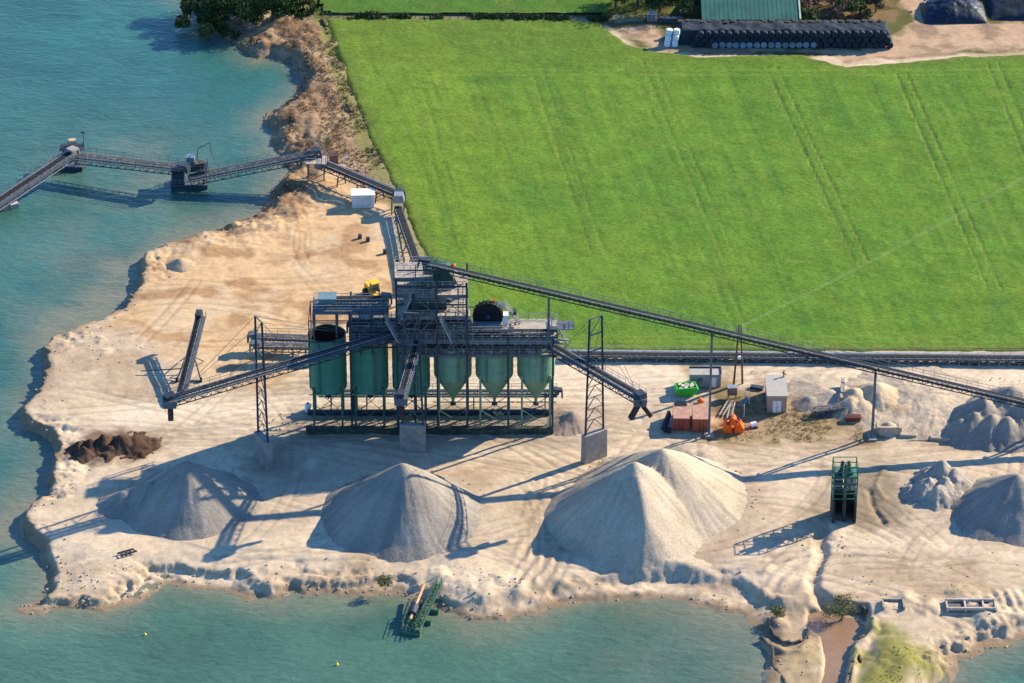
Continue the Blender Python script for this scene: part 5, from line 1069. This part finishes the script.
mb.rail([J(0, -1.7, 1), J(6, -1.9, 1.3)], 1, 1.5, .08); mb.build('side_frame', M_PGREEN, t)
mb = MB(); mb.cyl(J(2, -.9, 1.4), J(11, -1.2, 2.4), .28, n=12); mb.build('suction_pipe', simple('rusty orange pipe', (.45, .25, .12), .7), t)
mb = MB(); mb.cyl(J(3.4, -1, 1.6), J(5.4, -1, 1.8), .7, n=14); mb.box(J(6.2, -1, 1.4), (1.2, 1.2, 1.2), .5); mb.build('pump', M_STEEL, t)
# buoys
for px, py, lb in ((145, 635, 'small yellow buoy on open water below the left spit'), (337, 665, 'small yellow buoy near the bottom edge, left of the green intake')):
    g = GW(px, py); mb = MB(); mb.lathe((0, 0, 0), [(.01, -.2), (.22, -.1), (.28, .08), (.2, .25), (.07, .35), (.04, .55), (.01, .55)], 14); o = mb.build('buoy', M_BUOY, smooth=True); o.location = g; tag(o, lb, 'buoy')
# small equipment at lower right
g = G(970, 603); t = thing('pipe_rack', 'row of dark concrete troughs sunk in sand near the lower right lagoon', 'troughs', g); mb = MB()
for z_ in (0, 2.6): mb.bar((g.x-4, g.y-z_, .6), (g.x+4, g.y-z_, .6), .35, .5)
for a_ in (-4, -1, 2, 4): mb.bar((g.x+a_, g.y-3, .45), (g.x+a_, g.y+.4, .45), .3, .5)
mb.build('kerb_frame', simple('pale kerb', (.40, .34, .28), .9), t); mb = MB(); mb.box((g.x, g.y-1.3, .25), (7.6, 2.2, .2)); mb.build('trough_bed', simple('wet bed', (.13, .12, .1), .5), t)
g = G(893, 606); t = thing('weir_box', 'small sunken concrete box with dark gravel near the bush', 'box', g); mb = MB(); mb.box((g.x, g.y+1, .3), (3.4, .3, 1)); mb.box((g.x-1.7, g.y-.2, .3), (.3, 2.6, 1)); mb.box((g.x+1.7, g.y-.2, .3), (.3, 2.6, 1)); mb.build('wall', M_CONC, t); mb = MB(); mb.box((g.x, g.y-.3, .12), (3, 2.2, .3)); mb.build('gravel_fill', M_HROCK, t)
g = G(126, 553); t = thing('steel_ladder', 'small rusty steel frame lying flat on sand in front of left-most heap', 'frame', g); mb = MB(); mb.bar(g+Vector((-1.4, -.6, .3)), g+Vector((1.2, .8, .3)), .25); mb.bar(g+Vector((-.6, -1.2, .3)), g+Vector((1.8, .2, .3)), .25); mb.build('rail', M_STEEL, t); mb = MB()
for k in range(4): mb.bar(g+Vector((-1+k*.7, -.4+k*.35, .35)), g+Vector((-.4+k*.7, -1+k*.35, .35)), .14)
mb.build('rung', M_RUST, t)

# power cables from the timber mast
top = Vector((mast.x, mast.y, 12.2)); far = WP(1180, 80, 9)
t = thing('power_line', 'thin pale power cables sagging over the green field from the timber mast', 'cable', top)
for o_ in (-.35, .35):
    mb = MB(); n = 30
    for i in range(n):
        p = top.lerp(far, i/n); q = top.lerp(far, (i+1)/n); sg = lambda f: -4*2.2*f*(1-f)
        mb.bar(p+Vector((o_, 0, sg(i/n))), q+Vector((o_, 0, sg((i+1)/n))), .022)
    mb.build('cable', M_CABLE, t)

# ------------------------------------------------------------------ far farmyard
g0 = G(702, 31); g1 = G(800, 31); t = thing('farm_barn', 'long green sheet-roofed barn behind the bale stack', 'barn', (g0.x, g0.y, 0)); mb = MB(); xa, xb = g0.x, g1.x; yb = g0.y+.6; hh = 2.4; dd = 9
mb.ext(xa+.3, xb-.3, yb+.3, yb+dd*2-.3, -.2, hh-.1); mb.build('wall', simple('dark timber wall', (.05, .055, .05), .8), t)
mb = MB(); vs = [(xa, yb, hh), (xb, yb, hh), (xb, yb+dd, hh+2.6), (xa, yb+dd, hh+2.6), (xb, yb+2*dd, hh), (xa, yb+2*dd, hh), (xa, yb, hh-.25), (xb, yb, hh-.25), (xb, yb+2*dd, hh-.25), (xa, yb+2*dd, hh-.25)]
mb.add(vs, [(0, 1, 2, 3), (3, 2, 4, 5), (0, 6, 7, 1), (5, 4, 8, 9), (0, 3, 5, 9, 6), (1, 7, 8, 4, 2), (6, 9, 8, 7)])
mb.build('roof', M_BARN, t); mb = MB(); k = 22
for i in range(k+1): x_ = xa+(xb-xa)*i/k; mb.bar((x_, yb, hh+.01), (x_, yb+dd, hh+2.61), .06, .05)
mb.build('roof_seam', M_BARN, t); mb = MB(); mb.bar((xa, yb+dd, hh+2.7), (xb, yb+dd, hh+2.7), .5, .14); mb.bar((xb+.05, yb, hh+.1), (xb+.05, yb+dd, hh+2.7), .35, .14); mb.build('ridge_cap', simple('pale ridge', (.35, .42, .3), .7), t)
# bales
mb = MB(); mb.lathe((0, 0, 0), [(.01, -.6), (.6, -.6), (.7, -.5), (.7, .5), (.6, .6), (.01, .6)], 16)
proto = None; nb_ = 29; xa = G(690, 44).x; xb = G(893, 44).x; yy0 = G(800, 49).y+1
def bale(x, y, z, mt, lab, grp, rot=(math.pi/2, 0, 0)):
    global proto
    o = bpy.data.objects.new('wrapped_bale', bale_meshes[mt]); C.objects.link(o); o.location = (x, y, z); o.rotation_euler = rot; tag(o, lab, 'bale', grp); return o
o = mb.build('wrapped_bale', M_FILM, smooth=False); me0 = o.data; bpy.data.objects.remove(o); me1 = me0.copy(); me1.materials[0] = M_FILMW; bale_meshes = {'d': me0, 'w': me1}; me2 = me0.copy(); me2.materials[0] = simple('shade toned bale film', (.16, .21, .26), .5); bale_meshes['g'] = me2  # bottom row film: white film darkened, shade painted into its colour
for r_ in range(3):
    for i in range(nb_-r_):
        x = xa+(xb-xa)*(i+.5+r_*.5)/nb_+rp.uniform(-.12, .12)
        w_ = r_ == 0 and 3 <= i <= 17
        mm = 'w' if w_ else 'd'
        bale(x, yy0+rp.uniform(-.25, .15), .65+r_*1.2+rp.uniform(-.06, .06), mm if not w_ else 'g', 'pale-ended round bale in the bottom row of the long farm stack' if w_ else 'dark film-wrapped round bale in the %s row of the long farm stack' % ['bottom', 'middle', 'top'][r_], 'pale bales in the farm stack' if w_ else 'dark wrapped bales in the %s row' % ['bottom', 'middle', 'top'][r_])
mb = MB(); xs0 = xa-3; mb.ext(xs0, xb-.5, yy0+1.0, yy0+6.5, -.2, 3.6); n = 20
mb2 = MB(); X, Y = np.meshgrid(np.linspace(xs0, xb, 130), np.linspace(yy0+.9, yy0+9, 26)); e = sstep(0, 1.2, X-xs0)*sstep(0, 1.2, xb-X)*sstep(0, .8, Y-(yy0+.9))*sstep(0, 2.5, yy0+9-Y); Z = e*3.2+NZ.fbm(X, Y, 2, 3)*.5*e
o = grid_mesh('silage_clamp', X, Y, Z, M_FILM); tag(o, 'long dark film-covered silage clamp directly behind the round bales', 'silage clamp')
# tyres row as brown edge
mb = MB(); n = 27
t = thing('tyre_row', 'row of old brown tyres along the top edge of the long silage clamp', 'tyres', (xa, yy0+6.5, 3))
for i in range(n):
    x = xs0+1+(xb-xs0-2)*i/n; m_ = MB(); m_.lathe((x, yy0+6.2+rp.uniform(-.8, .3), 3.15), [(.25, 0), (.5, 0), (.55, .12), (.5, .25), (.25, .25), (.25, 0)], 10); m_.build('tyre', simple('brown tyre', (.10, .07, .05), .9) if i == 0 else MATS['brown tyre'], t)
# white bale stack left
g = G(671, 46); k = 0
labs = ['white wrapped bale, bottom left of the small stack at field corner', 'white wrapped bale, bottom right of the small stack at field corner', 'white wrapped bale, middle left of the small stack at field corner', 'white wrapped bale, middle right of the small stack at field corner', 'white wrapped bale, top left of the small stack at field corner', 'white wrapped bale, top right of the small stack at field corner']
for z_ in range(3):
    for s_ in (-1, 1): bale(g.x+s_*.8+.2*z_, g.y+z_*.4, .6+z_*1.2, 'w', labs[k], 'white bales at the field corner', (0, 0, rp.uniform(0, 3))); k += 1
X, Y = np.meshgrid(np.linspace(0, 1, 90), np.linspace(0, 1, 60))
def clamp(name, label, pxa, pya, pxb, pyb, dep, h, mt):
    a, b_ = G(pxa, pya), G(pxb, pyb); XX = a.x+(b_.x-a.x)*X; YY = a.y+(b_.y-a.y)*X+dep*Y; e = np.sqrt(np.clip(np.sin(np.clip(X, 0, 1)*math.pi), 0, 1))*np.clip(np.sin(Y*math.pi), 0, 1)**.6
    ZZ = e*h+NZ.fbm(XX, YY, 3, 4, .6)*.7*e-.05; o = grid_mesh(name, XX, YY, ZZ, mt); return tag(o, label, 'silage clamp')
clamp('silage_clamp', 'black film-covered silage clamp with pale edge right of the farm track', 924, 24, 988, 23, 11, 3.6, simple('blue black film', (.010, .018, .032), .5, 0, .4, .3, (.03, .045, .065)))
clamp('silage_clamp', 'dark silage clamp at the top right corner of the picture', 990, 20, 1090, 20, 22, 4.2, M_FILM)
t = thing('farm_wall', 'pale concrete edge strip behind the black silage clamp', 'wall', G(950, 10)); mb = MB(); a, b_ = G(925, 12), G(990, 4)
mb.bar(a+Vector((0, 2, .5)), b_+Vector((0, 5, 1.2)), .5, 1.8); mb.build('panel', simple('pale film edge', (.5, .52, .55), .6), t)
mb = MB()
for k in range(4): mb.box(a.lerp(b_, k/3)+Vector((0, 2+k, 2.0)), (.4, .7, .3))
mb.build('weight_bag', M_STEEL, t)
# small pallets, trailers by the far trees
for (px, py, s_, lb, mt) in [(652,20,(2.2,1.8,2.0),'small pale crate left of the low farm rack', M_ROOFB),(672,22,(5,1.2,1.2),'low grey slatted rack behind the white bales', M_GREY)]:
    g = G(px, py); t = thing('farm_crate', lb, 'crate', g); mb = MB()
    for k in range(4): mb.box((g.x, g.y, .15+k*s_[2]/4), (s_[0], s_[1], .14))
    mb.build('slat', mt, t); mb = MB()
    for a_ in (-1, 0, 1):
        for b_ in (-1, 1): mb.bar((g.x+a_*s_[0]*.45, g.y+b_*(s_[1]*.5+.04), 0), (g.x+a_*s_[0]*.45, g.y+b_*(s_[1]*.5+.04), s_[2]), .1)
    mb.build('post', mt, t)
# fence along the far hedge
a, b_ = G(322, 17), G(612, 20); t = thing('field_fence', 'low dark wire fence line between crop field and far meadow', 'fence', a); mb = MB(); n = 34
for i in range(n+1): p = a.lerp(b_, i/n); mb.bar(p, p+Vector((0, 0, 1.2)), .14)
mb.build('post', M_BARK, t); mb = MB()
for z_ in (.5, 1.0): mb.bar(a+Vector((0, 0, z_)), b_+Vector((0, 0, z_)), .04)
mb.build('wire', M_STEEL, t)
for k, (px, py, lb) in enumerate([(324,24,'weathered wooden post nearest the top left corner of crop field'),(349,109,'dark trough lying on the brown bank at field edge'),(350,112,'')]):
    if not lb: continue
    g = G(px, py); mb = MB(); mb.bar((-.8, 1.8, .3), (.6, -1.8, .3), .35); mb.bar((-.4, 1.6, .5), (.3, -1.2, .5), .2); o = mb.build('timber_log', M_BARK); o.location = g; tag(o, lb, 'log')

# ------------------------------------------------------------------ vegetation
def leafmat(name, c1, c2):
    m, nt, b = newmat(name); v = world_vec(nt); n1 = noise(nt, .6, 5, .7, v); r = ramp(nt, n1.outputs[0], [(.3, c1), (.7, c2)]); nt.links.new(r.outputs[0], b.inputs['Base Color']); b.inputs['Roughness'].default_value = .8; b.inputs['Specular IOR Level'].default_value = .15; return m
M_L1 = leafmat('dark evergreen leaves', (.018, .04, .012), (.05, .085, .022)); M_L2 = leafmat('olive leaves', (.045, .06, .018), (.10, .12, .03)); M_L3 = leafmat('brown twigs', (.09, .06, .035), (.24, .15, .08))
M_SCR = leafmat('dry scrub', (.16, .11, .06), (.26, .20, .10)); M_SCG = leafmat('green scrub', (.12, .11, .04), (.22, .20, .08))
def leaves(mb, c, rad, n, size, rnd, shell=.5):
    for _ in range(n):
        while True:
            q = Vector((rnd.uniform(-1, 1), rnd.uniform(-1, 1), rnd.uniform(-1, 1)))
            if shell < q.length < 1 or (q.length < 1 and rnd.random() < .25): break
        p = Vector(c)+Vector((q.x*rad[0], q.y*rad[1], q.z*rad[2])); u = Vector((rnd.gauss(0, 1), rnd.gauss(0, 1), rnd.gauss(0, 1))).normalized(); w_ = u.orthogonal().normalized(); s_ = size*rnd.uniform(.5, 1.3)
        mb.add([p+u*s_, p+w_*s_*.6, p-u*s_, p-w_*s_*.6], [(0, 1, 2, 3)])
def tree(label, g, h, rad, mt, seed, dens=1, trunk=True, group=None, name='tree', cat='tree', leaf=.26):
    rnd = random.Random(seed); t = thing(name, label, cat, g, group); mb = MB(); gx, gy_, gz_ = g
    top = Vector((gx+rnd.uniform(-.4, .4), gy_, gz_+h*.75)); mb.cyl(g, top, .06*h*.5+.08, .05, 8); cl_ = []
    for k in range(11):
        th = rnd.uniform(0, 6.28); rr_ = rad*rnd.uniform(.25, .75); z_ = gz_+h*rnd.uniform(.38, .95); rr_ *= 1.25-abs((z_-gz_)/h-.55)*1.3
        e = Vector((gx+math.cos(th)*rr_, gy_+math.sin(th)*rr_, z_)); mb.cyl(Vector((gx, gy_, gz_+h*rnd.uniform(.2, .5))), e, .09, .03, 5); cl_.append(e)
    mb.build('trunk', M_BARK, t); mb = MB()
    for e in cl_: r_ = rad*rnd.uniform(.3, .52); leaves(mb, e, (r_, r_, r_*.8), int(300*dens), leaf, rnd)
    leaves(mb, top, (rad*.4, rad*.4, rad*.4), int(240*dens), leaf, rnd)
    mb.build('crown', mt, t); return t
TL = [(208,22,5,3,0),(222,20,7,3.6,0),(240,24,8,4,0),(256,20,7.5,3.8,1),(272,22,8,4,0),(288,18,7,3.4,0),(303,12,5,2.6,1),(230,5,9,4.5,0),(262,2,9,4.5,0),(292,0,8,4,0),(205,2,8,4,1),(315,-2,5,2.6,1),(190,12,4,2.4,1),(182,22,2.6,1.8,1),(205,31,3,2,1)]
TLn = ['tall','broad','rounded','bushy','slender','low','spreading','dense','ragged','lopsided','compact','short','drooping','tufty','small']
for k, (px, py, h, r_, c_) in enumerate(TL):
    g = G(px, py); tree('%s %s tree on the wooded headland at top left, number of trees from the water edge unclear' % (TLn[k], 'olive' if c_ else 'dark green') if False else '%s %s tree in the clump on the headland at top left' % (TLn[k], 'olive' if c_ else 'dark green'), Vector((g.x, g.y, max(-1.5, min(0, hz(g.x, g.y))))), h, r_, M_L2 if c_ else M_L1, 50+k, 1, group='trees on the top left headland')
for k, (px, py, h, r_, c_, lb) in enumerate([(616,8,7,4,0,'dark tree left-most of the farm trees at the top edge'),(638,8,8,4.6,0,'tall dark tree above the small farm crate at the top edge'),(660,11,7,4.6,0,'dark tree above the white bales at the top edge'),(684,13,7,4.2,0,'dark tree touching the left gable of the green barn'),(700,-8,9,4.5,0,'dark tree behind the left end of the green barn'),(650,-25,12,5,0,'highest dark tree partly out of frame at the top edge'),(628,-40,12,5,0,'dark tree out beyond the farm crate'),(812,8,5,3,2,'bare brown tree at the right gable of green barn'),(832,4,6,3.4,2,'bare brown tree second right of the green barn'),(850,10,5,3,1,'olive tree among the bare trees right of barn'),(868,2,6,3.2,2,'bare brown tree nearest the farm track'),(885,-4,6,3,0,'dark tree beside the farm track at top edge'),(822,-16,7,3.6,0,'dark tree behind the bare trees at top edge'),(725,-18,9,5,0,'dark tree behind the ridge of green barn, left'),(780,-20,9,5,0,'dark tree behind the ridge of green barn, right'),(800,14,4,2.4,2,'brown shrub touching the right end of green barn'),(843,16,4,2.4,2,'brown shrub in the middle of bare thicket'),(860,18,4,2.4,1,'olive shrub in the front of the bare thicket'),(876,12,4,2.4,2,'brown shrub by the bend of farm track'),(858,-12,6,3,2,'bare tree at the back of the thicket, top edge'),(810,24,3,2,1,'low olive shrub at the end of bale stack'),(836,22,2.6,2,2,'low brown shrub behind the bale stack')]):
    tree(lb, G(px, py), h, r_, [M_L1, M_L2, M_L3][c_], 90+k, 1 if c_ != 2 else .5)
g = G(842, 612); g.z = hz(g.x, g.y); tree('olive willow bush at the head of the brown pool', g, 4.8, 2.9, leafmat('olive twigs', (.12, .11, .04), (.24, .21, .09)), 9, .4, name='bush', cat='bush', leaf=.16)
g = G(385, 584); g.z = -.3; tree('small yellow-green shrub on bank left of the green intake', g, 1.6, 1.5, M_SCG, 12, .12, name='bush', cat='bush', leaf=.2)
g = G(779, 612); g.z = -.6; tree('low dark shrub on the bank right of bay', g, 1.1, 1.7, M_SCG, 13, .12, name='bush', cat='bush', leaf=.2)
# ground cover
def cover(name, label, poly, n, mt, size, seed, maxh=.5, wet=False):
    rnd = random.Random(seed); mb = MB(); W = pw(poly); xs = [p[0] for p in W]; ys = [p[1] for p in W]; k = 0; tries = 0
    while k < n and tries < n*6:
        tries += 1; x, y = rnd.uniform(min(xs), max(xs)), rnd.uniform(min(ys), max(ys))
        if not in_poly(np.array([x]), np.array([y]), W)[0]: continue
        if NZ.fbm(np.array([x]), np.array([y]), 5, 3)[0] < -.05: continue
        z = hz(x, y)
        if z < WZ+.3: continue
        k += 1; s_ = rnd.uniform(.4, 1)*maxh
        for _ in range(7):
            p = Vector((x+rnd.gauss(0, s_*.8), y+rnd.gauss(0, s_*.8), z+rnd.uniform(0, s_))); u = Vector((rnd.gauss(0, .6), rnd.gauss(0, .6), 1)).normalized(); w_ = Vector((rnd.gauss(0, 1), rnd.gauss(0, 1), 0)).normalized(); q = size*rnd.uniform(.6, 1.3)
            mb.add([p+u*q, p+w_*q*.5, p-u*q*.4, p-w_*q*.5], [(0, 1, 2, 3)])
    o = mb.build(name, mt); return tag(o, label, 'vegetation', None, 'stuff')
cover('dry_scrub', 'dry brown scrub covering the bank between lake and field', [(225,32),(325,17),(372,130),(398,195),(350,185),(322,160),(290,185),(262,215),(285,150),(275,100),(262,62)], 1500, M_SCR, .2, 1, .35)
cover('green_weeds', 'green weeds along the field edge and bank', [(318,20),(328,20),(385,165),(425,262),(418,262),(396,205),(370,160),(340,90)], 900, M_SCG, .22, 2, .4)
cover('scrub_weeds', 'weeds around the switch house and timber mast', [(715,372),(765,372),(798,385),(800,410),(858,412),(858,438),(760,442),(715,440),(720,400),(735,395)], 450, M_SCG, .13, 3, .3)
cover('dry_grass', 'dry tan grass right of the switch house', [(770,405),(860,412),(865,440),(765,445)], 350, M_SCR, .12, 4, .25)
cover('reed_patch', 'yellow-green weeds on the flat beside the brown stream', [(850,650),(915,645),(925,680),(860,690)], 140, M_SCG, .1, 5, .12)
cover('hedge_weeds', 'rough hedge growth along the far field boundary', [(322,14),(612,17),(616,22),(322,20)], 800, M_L1, .35, 6, .6)
cover('belt_weeds', 'dark weeds growing under the overland conveyor', [(560,357),(1100,362),(1100,366),(560,362)], 700, M_L2, .2, 7, .35)
cover('headland_brush', 'dark undergrowth beneath the top left trees', [(185,20),(200,-30),(320,-30),(318,14),(300,20),(262,30),(225,36)], 1400, M_L1, .5, 8, .9)
# clods and stones
rnd = random.Random(11); mb = MB()
def clod(x, y, z, r_):
    vs = []; ph = rnd.uniform(0, 6)
    for zz, rr_ in ((-.4, .8), (.25, .9), (.7, .45)):
        for i in range(5): th = i*1.2566+ph; q = rr_*rnd.uniform(.7, 1.25); vs.append((x+math.cos(th)*r_*q, y+math.sin(th)*r_*q, z+zz*r_))
    fs = [(i, (i+1) % 5, 5+(i+1) % 5, 5+i) for i in range(5)]+[(5+i, 5+(i+1) % 5, 10+(i+1) % 5, 10+i) for i in range(5)]+[(10, 11, 12, 13, 14)]
    mb.add(vs, fs)
for (px, py, rr_) in [(187,497,11),(403,508,12.5),(640,505,13),(668,497,14),(1018,508,10),(1000,415,12)]:
    g = G(px, py)
    for k in range(80):
        a_ = rnd.uniform(0, 6.28); q_ = rr_*rnd.gauss(1.04, .07); x, y = g.x+math.cos(a_)*q_, g.y+math.sin(a_)*q_; clod(x, y, hz(x, y)+.05, rnd.uniform(.06, .2))
sw = [p for p, q in zip(shoreW, shore) if 0 <= q[0] <= 1040 and -5 <= q[1] <= 700]
for k in range(900):
    i = rnd.randrange(len(sw)-1); a, b_ = sw[i], sw[i+1]
    if math.hypot(a[0]-b_[0], a[1]-b_[1]) > 40: continue
    f = rnd.random(); x = a[0]+(b_[0]-a[0])*f+rnd.gauss(0, 3.4); y = a[1]+(b_[1]-a[1])*f+rnd.gauss(0, 3.4); z = hz(x, y)
    if z > WZ-.1 and z < 1.6: clod(x, y, z, rnd.uniform(.08, .3))
for k in range(400):
    px, py = rnd.choice([(rnd.gauss(110, 22), rnd.gauss(352, 10)), (rnd.uniform(300, 540), rnd.gauss(580, 8)), (rnd.uniform(760, 1020), rnd.gauss(592, 16)), (rnd.gauss(610, 25), rnd.gauss(470, 6)), (rnd.uniform(60, 160), rnd.uniform(560, 600)), (rnd.gauss(275, 12), rnd.gauss(425, 10)), (rnd.gauss(830, 30), rnd.gauss(540, 14))])
    g = G(px, py); z = hz(g.x, g.y)
    if z > WZ: clod(g.x, g.y, z, rnd.uniform(.07, .24))
tag(mb.build('clods', M_HSAND), 'loose clods and stones scattered along the banks', 'stones', None, 'stuff')
